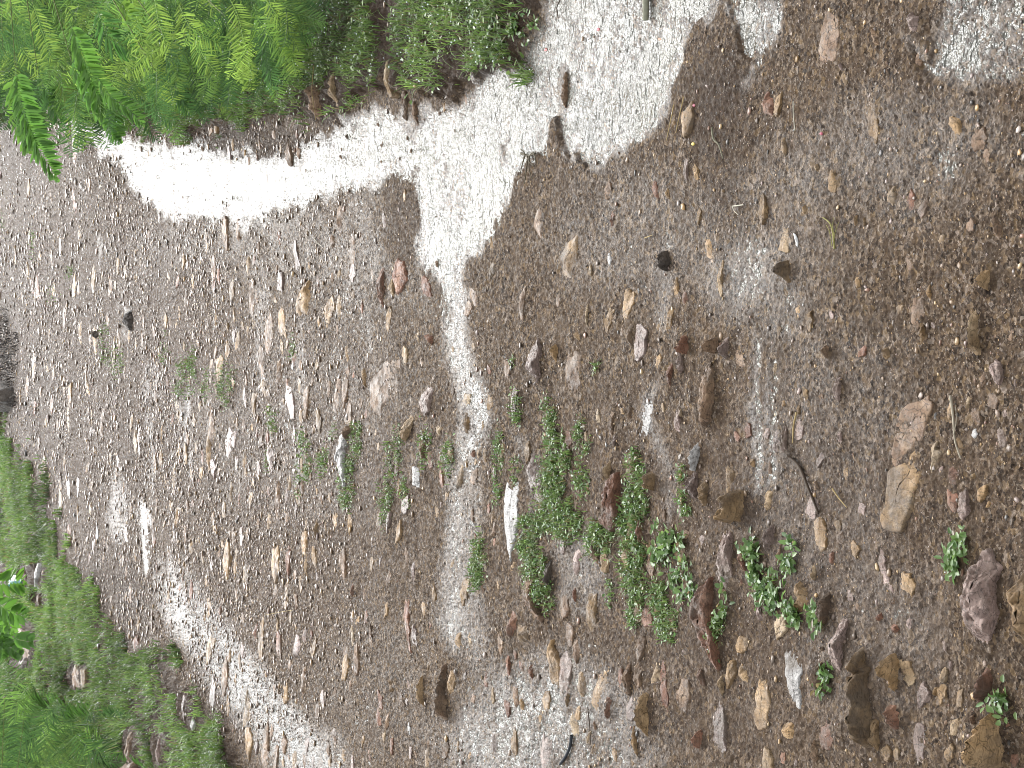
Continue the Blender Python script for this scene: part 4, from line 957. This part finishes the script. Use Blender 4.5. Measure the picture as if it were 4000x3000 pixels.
# grass tufts and weeds on the track, each a thing of its own
def tuft(cx, cy, rx, ry, n, label, kind='grass', h=.03, name=None):
    kc = max(4, n // 14)                    # little plants spread unevenly over the tuft
    u1, u2 = RNG.uniform(0, 2 * math.pi, kc), np.sqrt(RNG.uniform(0, 1, kc)) * 1.05
    w_ = RNG.integers(0, kc, n)
    px = cx * K + (u2 * np.cos(u1))[w_] * rx * K + RNG.normal(0, 7, n); py = cy * K + (u2 * np.sin(u1))[w_] * ry * K + RNG.normal(0, 13, n)
    P = at(px, py); P[:, 2] = ground_z(P[:, 0], P[:, 1], False) - .002
    c = at(cx * K, cy * K)
    P = P - c
    D = float(np.linalg.norm(c - CAMP))
    parts = []
    if kind == 'grass':
        L = RNG.uniform(.5, 1.3, n) * h
        parts.append((*blades(P, RNG.uniform(0, 6.28, n), RNG.uniform(.1, 1.0, n), L, np.maximum(RNG.uniform(.0016, .003, n), D * .0004), greens(n, (.085, .15, .034), (.175, .24, .066), .12), RNG.uniform(.2, 1.0, n)), 0))
        m = n // 7
    else:
        m = n
    Q = P[:m] + np.stack([RNG.normal(0, .006, m), RNG.normal(0, .006, m), RNG.uniform(.2, 1.0, m) * h * .8], -1)
    dd = np.stack([RNG.normal(0, 1, m), RNG.normal(0, 1, m), RNG.uniform(-.3, .5, m)], -1)
    big = 1.0 if kind == 'grass' else 1.35
    parts.append((*leaves(Q, dd, np.tile(UPV, (m, 1)) + RNG.normal(0, .35, (m, 3)), RNG.uniform(.006, .013, m) * big, RNG.uniform(.004, .007, m) * big, greens(m, (.10, .185, .055), (.19, .275, .085), .03)), 1))
    if kind != 'grass':                     # stalks
        k = n // 3
        parts.append((*blades(P[:k], RNG.uniform(0, 6.28, k), RNG.uniform(.1, .7, k), RNG.uniform(.6, 1.1, k) * h, np.full(k, .0022), greens(k), RNG.uniform(.1, .5, k)), 0))
    k = max(3, n // 40)
    Q = P[RNG.integers(0, n, k)] + np.stack([np.zeros(k), np.zeros(k), RNG.uniform(.3, .9, k) * h], -1)
    parts.append((*drops(Q, np.full(k, .0011)), 2))
    V, l, t, cc, mi = join(parts)
    nm = name or ("grass_tuft" if kind == 'grass' else "broadleaf_weed")
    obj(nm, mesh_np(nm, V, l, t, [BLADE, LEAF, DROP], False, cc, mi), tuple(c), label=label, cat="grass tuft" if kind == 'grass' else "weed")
T = [
 (72,530,7,34,130,"thin tuft of grass by the long far stone near the left edge"),
 (154,595,5,30,90,"narrow tuft between two upright far stones"),
 (116,640,10,18,80,"sparse tuft on the far gravel among upright stones"),
 (8,480,5,45,60,"tuft at the very left edge of the far track"),
 (228,745,12,42,220,"left half of the far grass patch under the dark clod"),
 (255,775,12,45,220,"right half of the far grass patch under the dark clod"),
 (358,752,6,38,110,"slim tuft left of the round far patch"),
 (405,818,24,36,420,"round green patch of grass on the left middle gravel"),
 (422,775,8,34,120,"slim tuft above the round green patch"),
 (448,835,9,34,140,"dark tuft just right of the round green patch"),
 (494,825,16,44,330,"grass patch standing alone right of the round green patch"),
 (635,752,6,24,80,"small dark tuft by the ochre jagged rock"),
 (590,905,9,36,160,"tuft hugging a brown stone left of the mauve slab"),
 (580,985,5,26,60,"little tuft under the one hugging a brown stone"),
 (660,985,14,50,300,"tall tuft left of the upright white slab"),
 (643,1040,7,30,80,"sparse tuft below the tall tuft left of the white slab"),
 (704,1010,11,40,200,"tuft between the tall tuft and the upright white slab"),
 (772,950,12,45,240,"tuft at the upper right side of the upright white slab"),
 (757,1050,16,58,400,"dense tuft along the lower right side of the upright white slab"),
 (728,935,5,14,40,"tiny leafy tuft at the head of the upright white slab"),
 (858,985,14,42,190,"tuft beside the small pale grey slab"),
 (838,1080,14,50,230,"tuft sprouting round the pale mauve stone"),
 (880,1065,10,36,110,"thin tuft right of the pale mauve stone"),
 (925,965,12,40,170,"leafy tuft right of the small pale grey slab"),
 (968,985,13,38,200,"tuft at the left bank of the silver film"),
 (872,930,8,24,60,"short tuft below the long slanting tan stone"),
 (1040,1200,14,46,330,"upper part of the grass strip left of the long white slab"),
 (1032,1245,12,32,240,"lower end of the grass strip left of the long white slab"),
 (1082,1010,9,70,230,"grass strip above the long white slab"),
 (1120,1010,6,30,60,"thin grass line along the near side of the long white slab top"),
 (1120,880,10,40,140,"weedy tuft right of the pale edged mauve slab"),
 (1112,780,5,14,30,"tiny tuft left of the pale edged mauve slab"),
 (1190,905,13,44,200,"tuft in the cracked stones right of the pale edged mauve slab"),
 (1205,1000,28,70,700,"big grass patch in mid track, upper left part"),
 (1192,1085,30,60,700,"big grass patch in mid track, mossy centre"),
 (1235,1125,28,40,520,"big grass patch in mid track, part touching the rust red slab"),
 (1150,1160,26,50,520,"big grass patch in mid track, lower left part"),
 (1170,1240,30,44,480,"grass over the curved brown slab"),
 (1188,1290,18,30,220,"grass fringe under the curved brown slab"),
 (1262,950,14,40,170,"tuft above the big mid track patch"),
 (1262,1040,14,34,170,"leafy tuft right of the big patch centre"),
 (1300,1165,32,32,420,"grass in front of the rust red slab"),
 (1385,1050,22,74,620,"tall grass strip right of the rust red slab"),
 (1365,1130,24,40,360,"grass below the tall strip right of the rust red slab"),
 (1375,1230,30,66,620,"spreading grass between the rust red slab and the broadleaf weeds"),
 (1385,1320,20,34,200,"thin grass fringe below the spreading grass"),
 (1448,1340,24,44,300,"grass left of the diamond slab tip"),
 (1425,1275,18,40,240,"grass hanging below the broadleaf weeds"),
 (1492,1090,14,30,120,"sparse weeds left of the ochre lump"),
 (1485,1020,8,20,50,"small leafy tuft on the slim pale slab"),
 (1558,1370,14,46,200,"fine mossy grass right of the diamond slab"),
 (1290,785,6,16,30,"tiny tuft between mud and mauve stones right of centre"),
 (1320,1280,8,26,70,"little tuft left of the spreading grass"),
]
for cx, cy, rx, ry, n, lab in T:
    tuft(cx, cy, rx, ry, int(n * 1.25), lab, 'grass', .012 + .009 * min(1, n / 400))
for cx, cy, rx, ry, n, lab in [
 (1450,1180,36,44,300,"broadleaf weeds, biggest clump, left of the tall mauve slab"),
 (1490,1250,26,40,200,"broadleaf weeds beside the top of the diamond slab"),
 (1640,1220,26,46,220,"leafy weeds right of the tall mauve slab"),
 (1668,1275,30,30,200,"leafy weeds below the pale mauve block"),
 (1712,1210,14,34,90,"thin weeds on the left of the broken ochre slab"),
 (1722,1330,16,34,120,"weed trailing down from the broken ochre slab"),
 (1770,1355,14,36,110,"small leaved weed by the leaf shaped mauve slab"),
 (1795,1468,7,40,70,"weed sprig hanging under the leaf shaped mauve slab"),
 (1572,1300,10,34,60,"weed with round leaves along the near side of the diamond slab"),
 (2100,1178,12,22,60,"small weed at the top left of the big mauve boulder"),
 (2072,1216,13,24,80,"weed beside the left edge of the big mauve boulder"),
 (2190,1530,12,60,60,"weedy moss at the right edge below the corner rock"),
 (1085,30,50,34,140,"dark leafy weed at the top of the upper verge"),
 (1145,50,22,30,110,"leafy weed overhanging the speckled mud at the top"),
 (1090,95,30,36,140,"bright leafy weed at the puddle end of the upper verge"),
]:
    tuft(cx, cy, rx, ry, int(n * .7), lab, 'broad', .02)

# feathery shrubs: stem, fronds with paired leaflets, all drooping and wet
def tube(pts, r0, r1, col, k=5):
    pts = np.asarray(pts, float); n = len(pts)
    T_ = nrm(np.gradient(pts, axis=0)); A = nrm(np.cross(T_, np.array([.31, .2, .93]))); B = np.cross(T_, A)
    rr = np.linspace(r0, r1, n)
    a = np.linspace(0, 2 * math.pi, k, endpoint=False)
    V = pts[:, None] + rr[:, None, None] * (np.cos(a)[None, :, None] * A[:, None] + np.sin(a)[None, :, None] * B[:, None])
    i = np.arange(k); j = (i + 1) % k
    q = np.concatenate([np.stack([m * k + i, m * k + j, (m + 1) * k + j, (m + 1) * k + i], -1) for m in range(n - 1)])
    V = V.reshape(-1, 3)
    return V, q.ravel(), np.full(len(q), 4), np.tile(np.asarray(col, float), (len(V), 1)) * RNG.uniform(.85, 1.15, (len(V), 1))

def smooth_path(pts, n):
    pts = np.asarray(pts, float)
    s = np.concatenate([[0], np.cumsum(np.linalg.norm(np.diff(pts, axis=0), axis=1))])
    t = np.linspace(0, s[-1], n)
    q = np.stack([np.interp(t, s, pts[:, k]) for k in range(3)], -1)
    for _ in range(3): q[1:-1] = .25 * q[:-2] + .5 * q[1:-1] + .25 * q[2:]
    return q

def frond(path, ll, lw, col, gap, hang=.35):
    """path: rachis points (n,3). leaflets in pairs, flat side more or less towards the light, tips hanging"""
    L = np.linalg.norm(np.diff(path, axis=0), axis=1).sum()
    n = max(5, int(L / gap))
    t = np.linspace(.06, 1, n)
    s = np.linspace(0, 1, len(path))
    P = np.stack([np.interp(t, s, path[:, k]) for k in range(3)], -1)
    Tg = nrm(np.gradient(P, axis=0))
    side = nrm(np.cross(Tg, nrm(np.array([RNG.normal(0, .25), -1, .35]))))
    k = np.sin(np.clip(t * 1.05, 0, 1) * math.pi) ** .35 * .85 + .15
    Ps, Ds = np.concatenate([P, P]), np.concatenate([side * .9 + Tg * .45, -side * .9 + Tg * .45])
    Ds = Ds + np.array([0, 0, -hang]) + RNG.normal(0, .13, Ds.shape)
    N_ = np.tile(np.array([0, -.8, .6]), (2 * n, 1)) + RNG.normal(0, .35, (2 * n, 3))
    LL = np.concatenate([k, k]) * ll * RNG.uniform(.85, 1.12, 2 * n)
    C = np.asarray(col) * RNG.uniform(.75, 1.25, (2 * n, 1))
    return [(*tube(path, .0011, .0006, np.asarray(col) * 1.35 + .02, 4), 0), (*leaves(Ps, Ds, N_, LL, np.full(2 * n, lw), C), 0)]

def finish(parts, name, root, kind=None, label=None):
    V, l, t, c, mi = join(parts)
    return obj(name, mesh_np(name, V - np.array(root.location)[None], l, t, [LEAF, DROP, WOOD], False, c, mi), parent=root, kind=kind, label=label)

def shrub(name, label, base, trunk_top, named, region, nrand, D, sizes, cols, dirs, cat, ndrops, frac=.84):
    root = obj(name, None, tuple(base), label=label, cat=cat)
    bpth = smooth_path([base, base * .6 + trunk_top * .4 + np.array([.03, .04, .02]), trunk_top], 12)
    finish([(*tube(bpth, .022, .012, (.09, .065, .045), 7), 2)], "trunk", root)
    ends, dp = [], []
    for i, (pp, dd, ll, lw, gap, col, hang) in enumerate(named):
        dd = float(frac * min((at(x, y) - CAMP) @ FWD for x, y in pp)) - .01 * i % .1
        pts = [at_depth(x, y, dd + .02 * k) for k, (x, y) in enumerate(pp)]
        path = smooth_path(pts, 18)
        sz = dd / F
        finish(frond(path, ll * sz, lw * sz, col, gap * sz, hang), "frond", root)
        ends.append(path[0]); dp.append(path[RNG.integers(0, 18, 5)])
    # branches run from the trunk to the roots of the fronds
    for kx in range(0, len(ends), 3):
        e_ = ends[kx]
        mid = .5 * (trunk_top + e_) + np.array([0, 0, .06])
        finish([(*tube(smooth_path([trunk_top, mid, e_], 12), (.005), .0015, (.13, .15, .05), 5), 2)], "branch", root)
    parts = []
    Pp = np.asarray(region, float); cnt = 0
    lo, hi = Pp.min(0), Pp.max(0)
    while cnt < nrand:
        x, y = RNG.uniform(lo[0], hi[0]), RNG.uniform(lo[1], hi[1])
        if poly_sd(Pp, np.array([x]), np.array([y]))[0] < 0: continue
        cnt += 1
        dd = float((at(x, y) - CAMP) @ FWD) * RNG.uniform(*D)
        th = RNG.normal(*dirs); Lp = RNG.uniform(*sizes[0])
        bend = RNG.normal(0, .5)
        pts = [at_depth(x, y, dd)]
        for q in range(1, 5):
            x += math.cos(th) * Lp / 4; y += math.sin(th) * Lp / 4; th += bend / 4
            pts.append(at_depth(x, y, min(dd - .012 * q, float((at(x, y) - CAMP) @ FWD) * .985)))
        sz = dd / F
        c1 = np.asarray(cols[RNG.integers(0, len(cols))]) * RNG.uniform(.5, 1.4)  # tone varied per frond; darker ones imitate shade in the foliage gaps
        path = smooth_path(pts, 9)
        path[:, 2] = np.maximum(path[:, 2], .012)
        parts += frond(path, RNG.uniform(*sizes[1]) * sz, RNG.uniform(*sizes[2]) * sz, c1, RNG.uniform(9, 13) * sz, RNG.uniform(.1, .6))
        dp.append(path[[3, 7]])
    dp = np.concatenate(dp); dp = dp[RNG.integers(0, len(dp), ndrops)] + RNG.normal(0, .012, (ndrops, 3))
    parts.append((*drops(dp, RNG.uniform(.0009, .0018, ndrops)), 1))
    finish(parts, "foliage", root, kind="stuff")
    return root

YG, MG, DG = (.22, .33, .06), (.14, .25, .05), (.06, .13, .035)
NAMED = [
 ([(60,265),(82,420),(140,560),(222,705)], 3.3, 78, 17, 11, (.11,.24,.04), .5),
 ([(50,300),(70,400),(90,470),(120,590)], 3.35, 95, 20, 12, (.14,.28,.04), .5),
 ([(110,300),(122,420),(115,580)], 3.4, 75, 20, 11, (.12,.25,.05), .45),
 ([(150,290),(195,390),(236,482)], 3.5, 55, 12, 11, (.07,.16,.035), .4),
 ([(230,270),(236,340),(232,440)], 3.4, 70, 18, 12, (.13,.26,.045), .4),
 ([(270,80),(330,250),(400,400),(470,555)], 3.25, 80, 18, 12, (.12,.25,.04), .5),
 ([(280,240),(330,350),(430,470),(462,540)], 3.2, 62, 20, 12, (.11,.24,.04), .5),
 ([(310,120),(330,250),(365,390)], 3.3, 70, 24, 15, (.11,.25,.05), .4),
 ([(380,300),(430,380),(520,440),(555,490)], 3.4, 60, 12, 11, (.09,.19,.035), .5),
 ([(470,5),(500,60),(530,125)], 3.1, 60, 26, 13, (.19,.32,.05), .5),
 ([(380,30),(420,150),(520,200),(560,230)], 3.6, 95, 14, 13, (.08,.19,.04), .5),
 ([(605,0),(618,80),(640,150),(700,230)], 3.5, 72, 7, 12, YG, .1),
 ([(640,140),(648,230),(660,320),(680,405)], 3.4, 75, 6, 11, YG, .05),
 ([(655,170),(570,215),(510,280),(485,290)], 3.4, 60, 7, 11, YG, .1),
 ([(500,130),(515,180),(560,205),(630,200)], 3.4, 40, 6, 14, YG, .1),
 ([(620,300),(622,350),(640,385)], 3.6, 60, 7, 12, MG, .1),
 ([(700,20),(740,110),(830,160),(905,180)], 3.5, 66, 6, 12, YG, .1),
 ([(900,0),(932,60),(950,150),(985,300)], 3.5, 78, 6, 11, YG, .05),
 ([(930,110),(900,180),(890,260)], 3.6, 60, 6, 11, MG, .05),
 ([(760,150),(800,230),(850,290)], 3.6, 66, 6, 11, YG, .1),
 ([(820,20),(880,80),(900,140)], 3.6, 66, 6, 11, YG, .1),
 ([(130,20),(160,110),(200,220),(270,260)], 3.5, 60, 7, 12, YG, .1),
 ([(30,0),(70,60),(100,90)], 3.5, 66, 7, 12, YG, .1),
 ([(80,180),(120,240),(180,280)], 3.5, 60, 7, 12, YG, .1),
 ([(10,190),(40,250),(20,330)], 3.5, 60, 8, 12, YG, .1),
 ([(430,420),(425,500),(440,540),(470,556)], 3.4, 34, 9, 11, (.07,.17,.03), .3),
 ([(1000,60),(1060,150),(1130,240)], 3.7, 60, 6, 11, MG, .1),
 ([(1040,0),(1080,60),(1150,110)], 3.7, 60, 6, 11, YG, .1),
 ([(260,20),(300,80),(330,90)], 3.5, 60, 7, 12, YG, .1),
 ([(-30,452),(0,462),(28,452)], 3.3, 26, 12, 12, (.04,.06,.02), .1), ([(-30,462),(0,470),(14,480)], 3.3, 22, 12, 12, (.05,.07,.02), .1),
 ([(540,330),(600,290),(650,300)], 3.6, 46, 6, 11, MG, .1),
]
REG = [(-150,-150),(1120,-150),(1130,60),(1060,150),(960,190),(860,230),(740,260),(640,300),(520,340),(440,370),(350,390),(230,350),(120,260),(0,260),(-150,260)]
shrub("feathery_shrub", "tall feathery leaved shrub arching in from the upper left, bright wet fronds", np.array([2.6, 7.6, .02]), np.array([2.35, 7.5, .6]),
      NAMED, REG, 520, (.80, .97), ((150, 300), (45, 78), (3.5, 7)), [YG, MG, MG, DG, DG, (.12, .22, .05)], (1.25, .55), "shrub", 900)

sprig = [([(-40,2262),(20,2280),(60,2272),(92,2278)], 4.2, 74, 24, 13, (.12,.25,.035), .1),
         ([(-30,2340),(20,2380),(60,2400),(100,2404)], 4.2, 62, 26, 14, (.10,.22,.035), .2),
         ([(-20,2380),(30,2420),(44,2470)], 4.25, 52, 24, 14, (.13,.27,.04), .3)]
REG2 = [(-150, 2700), (60, 2650), (200, 2720), (330, 2840), (400, 3000), (420, 3150), (-150, 3150)]
shrub("feathery_shrub", "low dark green feathery shrub filling the lower left corner", np.array([-3.4, 10.6, .02]), np.array([-3.2, 10.5, .3]),
      [([(100,2760),(80,2860),(90,2960)], 4.4, 90, 6, 11, DG, -.2), ([(190,2760),(180,2880),(230,2960)], 4.4, 90, 6, 11, (.07,.15,.035), -.2),
       ([(300,2860),(330,2920),(400,2950)], 4.4, 80, 6, 11, (.07,.15,.035), -.1), ([(20,2700),(60,2750),(110,2770)], 4.4, 70, 6, 11, MG, -.2),
       ([(320,2960),(340,2900),(390,2880)], 4.4, 70, 6, 11, MG, -.2)], REG2, 230, (.85, .98), ((120, 240), (60, 110), (3, 5.5)), [DG, (.07, .15, .03), MG, (.09, .18, .04), (.17, .27, .06)], (1.3, .8), "shrub", 350)
shrub("leafy_sprig", "bright green sprig of oval leaflets poking in from the left edge over the grass", np.array([-3.4, 10.2, .02]), np.array([-1.9, 9.5, 1.1]),
      sprig, [(-150, 2380), (60, 2390), (70, 2500), (-150, 2560)], 12, (.78, .84), ((60, 120), (40, 55), (20, 26)), [(.10, .22, .035)], (.8, .5), "sprig", 12, .8)
# dead grass and dark straw at the far end of the track
P = scatter([(-60, 690), (20, 690), (42, 760), (40, 880), (-60, 880)], 2600)
n = len(P)
V, l, t, c, mi = join([(*blades(P, RNG.uniform(0, 6.28, n), RNG.uniform(.3, 1.2, n), RNG.uniform(.04, .10, n), np.full(n, .005), np.array([.06, .05, .042]) * RNG.uniform(.4, 1.6, (n, 1)), RNG.uniform(.2, .8, n)), 0)])
obj("dead_grass", mesh_np("dead_grass", V, l, t, [WOOD], False, c, mi), label="dark dead grass matted over the far end of the track", cat="dead grass", kind="stuff")

# ------------------------------------------------------------------ twigs, straw and litter
def twig(name, pts, r0, r1, col, label, cat, lift=.004, forks=()):
    Pw = at(np.array([p[0] for p in pts], float), np.array([p[1] for p in pts], float))
    Pw[:, 2] = ground_z(Pw[:, 0], Pw[:, 1], False) + lift
    c = Pw.mean(0)
    parts = [(*tube(smooth_path(Pw - c, 16), r0, r1, col, 6), 0)]
    for f in forks:
        q = at(np.array([p[0] for p in f], float), np.array([p[1] for p in f], float)); q[:, 2] = ground_z(q[:, 0], q[:, 1], False) + lift + .002
        parts.append((*tube(smooth_path(q - c, 10), r1 * .9, r1 * .5, col, 5), 0))
    V, l, t, cc, mi = join(parts)
    obj(name, mesh_np(name, V, l, t, [WOOD], True, cc, mi), tuple(c), label=label, cat=cat)
DK, ST, BL = (.055, .038, .026), (.30, .22, .10), (.42, .38, .30)
twig("twig", [(3098,1790),(3128,1808),(3152,1850),(3172,1910),(3196,1960),(3212,2006)], .0030, .0018, DK, "curved dark twig lying on bare mud right of centre", "twig")
twig("charred_stick", [(2240,2872),(2236,2915),(2218,2955),(2196,2984)], .0035, .003, (.03, .032, .036), "short charred grey stick at the bottom edge in the silvery film", "stick")
twig("twig", [(3266,1908),(3290,1945),(3322,1982)], .0014, .0008, ST, "thin straw coloured stalk left of the broad ochre slab", "twig")
twig("twig", [(3132,1610),(3116,1660),(3110,1730)], .0016, .001, ST, "thin upright brown stalk beside the slim mauve slab", "twig")
twig("twig", [(2303,2760),(2311,2830),(2315,2908)], .0012, .0008, DK, "hair thin dark stalk in the silvery film at the bottom", "twig")
twig("wood_splinter", [(3728,1545),(3742,1640),(3748,1720),(3776,1792)], .0022, .001, (.27, .23, .17), "bleached wood splinter pointing down near the right edge", "splinter", forks=[[(3748,1700),(3760,1640),(3752,1580)]])
twig("straw", [(3282,972),(3274,920),(3262,872),(3232,850)], .0018, .0009, (.22, .2, .07), "forked bunch of green and yellow straw on bare mud, upper right", "straw", forks=[[(3280,950),(3284,900),(3296,868)], [(3276,960),(3262,900),(3250,880)], [(3283,930),(3272,880),(3276,850)]])
twig("twig", [(2804,500),(2808,548),(2830,562),(2846,620)], .0018, .001, (.16, .15, .10), "bent twig with a white tip right of the puddle lobe", "twig")
twig("twig", [(2694,380),(2670,450),(2654,520)], .0012, .0008, ST, "long straw on the brown mud ridge, upper of two", "straw")
twig("twig", [(2650,410),(2632,480),(2616,550)], .0012, .0008, ST, "long straw on the brown mud ridge, lower of two", "straw")
twig("root_clump", [(2050,600),(2080,610),(2110,600)], .003, .002, (.07, .055, .03), "dark root clump with straw ends at the edge of the white puddle", "roots", .01, forks=[[(2070,610),(2064,650),(2056,690)], [(2086,610),(2090,660),(2104,700)], [(2078,608),(2080,640),(2074,720)], [(2070,606),(2062,590),(2050,584)], [(2090,605),(2105,590),(2122,640)], [(2076,610),(2096,640),(2112,650)]])
twig("twig", [(1278,262),(1279,360),(1283,470)], .0014, .0009, ST, "straight grass stalk standing beside the smooth brown boulder", "stalk", .03)
twig("twig", [(1240,930),(1252,950),(1266,962)], .0016, .001, BL, "short pale straw on the mid track gravel", "straw")
twig("twig", [(2880,806),(2906,802),(2918,800)], .0014, .001, BL, "thin pale curled straw on bare mud right of centre", "straw", forks=[[(2882,806),(2884,822),(2902,840)]])
twig("twig", [(2205,0),(2190,30),(2196,70)], .0016, .001, DK, "dark stalk among leaves at the top of the photo", "twig", .01)
twig("wood_stake", [(2536,-40),(2538,20),(2536,80)], .007, .006, (.22, .21, .15), "pale weathered stake of wood lying in water at the top edge", "stake", .008)
twig("twig", [(3126,398),(3128,450),(3134,512)], .0009, .0007, BL, "hair thin white stalk on dark mud, upper right", "stalk")
twig("twig", [(1050,2402),(1110,2390),(1160,2382)], .001, .0008, ST, "thin pale straw lying across the lower left gravel", "straw")
twig("twig", [(2530,930),(2545,924),(2560,918)], .0012, .0008, ST, "tiny pale straw left of the dark muddy clod", "straw")

def scrap(name, pts, mat, col, label, cat, h=.012):
    P = at(np.array([p[0] for p in pts], float), np.array([p[1] for p in pts], float)); P[:, 2] = ground_z(P[:, 0], P[:, 1], False)
    c = P.mean(0); O = resample((P - c)[:, :2], 14)
    C2 = O.mean(0)
    rows = []
    for f in (0, .45, .8, 1.0):
        Q = C2 + (O - C2) * f
        rows.append(np.stack([Q[:, 0], Q[:, 1], h * (.5 + 1.2 * vnoise(Q[:, 0] * 60, Q[:, 1] * 60, 5) + .5 * (1 - f))], -1))
    V = np.concatenate(rows); i = np.arange(14); j = (i + 1) % 14
    q = np.concatenate([np.stack([k * 14 + i, (k + 1) * 14 + i, (k + 1) * 14 + j, k * 14 + j], -1) for k in range(3)])
    me = mesh_np(name, V, q, np.full(len(q), 4), mat, True, np.tile(np.asarray(col, float), (len(V), 1)))
    o = obj(name, me, tuple(c), label=label, cat=cat)
    md = o.modifiers.new('thick', 'SOLIDIFY'); md.thickness = .0012
    return o
scrap("plastic_scrap", [(92,2242),(108,2240),(116,2262),(120,2300),(104,2306),(90,2300)], PLASTIC, (.01, .14, .12), "crumpled teal plastic scrap in the left grass", "plastic scrap", .08)
for (px, py, w, col, lab) in [(2725,412,9,(.42,.12,.15),"pink petal on the brown mud ridge below the puddle lobe"),(2446,378,8,(.42,.14,.2),"pink petal floating in the puddle lobe"),(3222,522,8,(.4,.1,.13),"red petal on the mud in the upper right"),(2576,152,9,(.42,.2,.1),"orange and purple petal in the shallow water at the top"),(2337,114,8,(.5,.08,.1),"red petal beside the root wisps at the top"),(2715,562,9,(.5,.38,.06),"tiny yellow flower on the mud, right of the lobe"),(2692,458,8,(.5,.36,.08),"tan petal fragment on the brown mud ridge"),(2133,194,8,(.5,.12,.1),"reddish petal at the edge of the leafy verge")]:
    scrap("petal", [(px-(w:=w*.75),py),(px-w*.3,py-w*.8),(px+w*.8,py-w*.5),(px+w,py+w*.5),(px,py+w),(px-w*.8,py+w*.6)], PETAL, col, lab, "petal", .004)
scrap("feather", [(3118,912),(3124,916),(3134,950),(3138,966),(3128,958),(3120,935)], PETAL, (.6, .58, .55), "small white feather on the mud right of the tan triangular flake", "feather", .006)
for (px, py, w, hh, mat, lab) in [(3788,1570,26,42,'tan',"smooth cream tear shaped pebble near the right edge"),(3760,1268,16,18,'ochre',"tiny yellow pebble left of the long cream stone"),(3812,1858,36,36,'ochre',"cube shaped ochre pebble right of the broad ochre slab"),(3197,658,20,32,'tan',"shiny pale brown nut like pebble on the upper right mud"),(3298,265,26,34,'mauve',"pale faceted pebble near the split brown slab"),(2241,655,9,16,'white',"tiny white pebble below the puddle lobe"),(2497,2885,18,30,'white',"round cream pebble beside the slim ochre splinter"),(3660,2695,32,56,'ochre',"oval ochre pebble between the egg stone and the corner rock"),(3967,2832,34,66,'red',"smooth red oval pebble at the right edge"),(3076,577,26,70,'ochre',"pale ochre pointed pebble on the upper right mud"),(3153,826,22,46,'ochre',"ochre triangular pebble above the tan flake"),(3346,866,20,48,'ochre',"left pebble of an ochre pair on the right mud"),(3382,868,20,44,'ochre',"right pebble of an ochre pair on the right mud"),(2836,748,14,16,'tan',"small round tan pebble below the bent twig"),(3662,1628,20,30,'grey',"bluish grey pebble right of the mud smeared slab"),(3432,2410,34,36,'red',"small red stone chip above the egg shaped ochre stone"),(3492,2452,50,44,'red',"square red stone chip above the egg shaped ochre stone"),(1845,1772,28,32,'red',"dark red cube shaped stone left of the long white slab"),(2090,1890,26,36,'brown',"brown round pebble right of the long white slab"),(1676,1325,44,46,'red',"dull red round stone right of the broad mauve slab"),(3690,1255,16,26,'mauve',"pale oval pebble left of the tiny yellow pebble"),(2498,1135,12,22,'white',"small white chip right of the thin pale splinter"),(2668,1612,16,44,'tan',"cream pebble lying on the mauve slab right of centre")]:
    stone("pebble", mat, min(w, hh) * pxsize(px) * .6, 'dome', lab, ell(px, py, w, hh), cat='pebble', rough=.5, lift=.004 if 'lying on' in lab else 0)
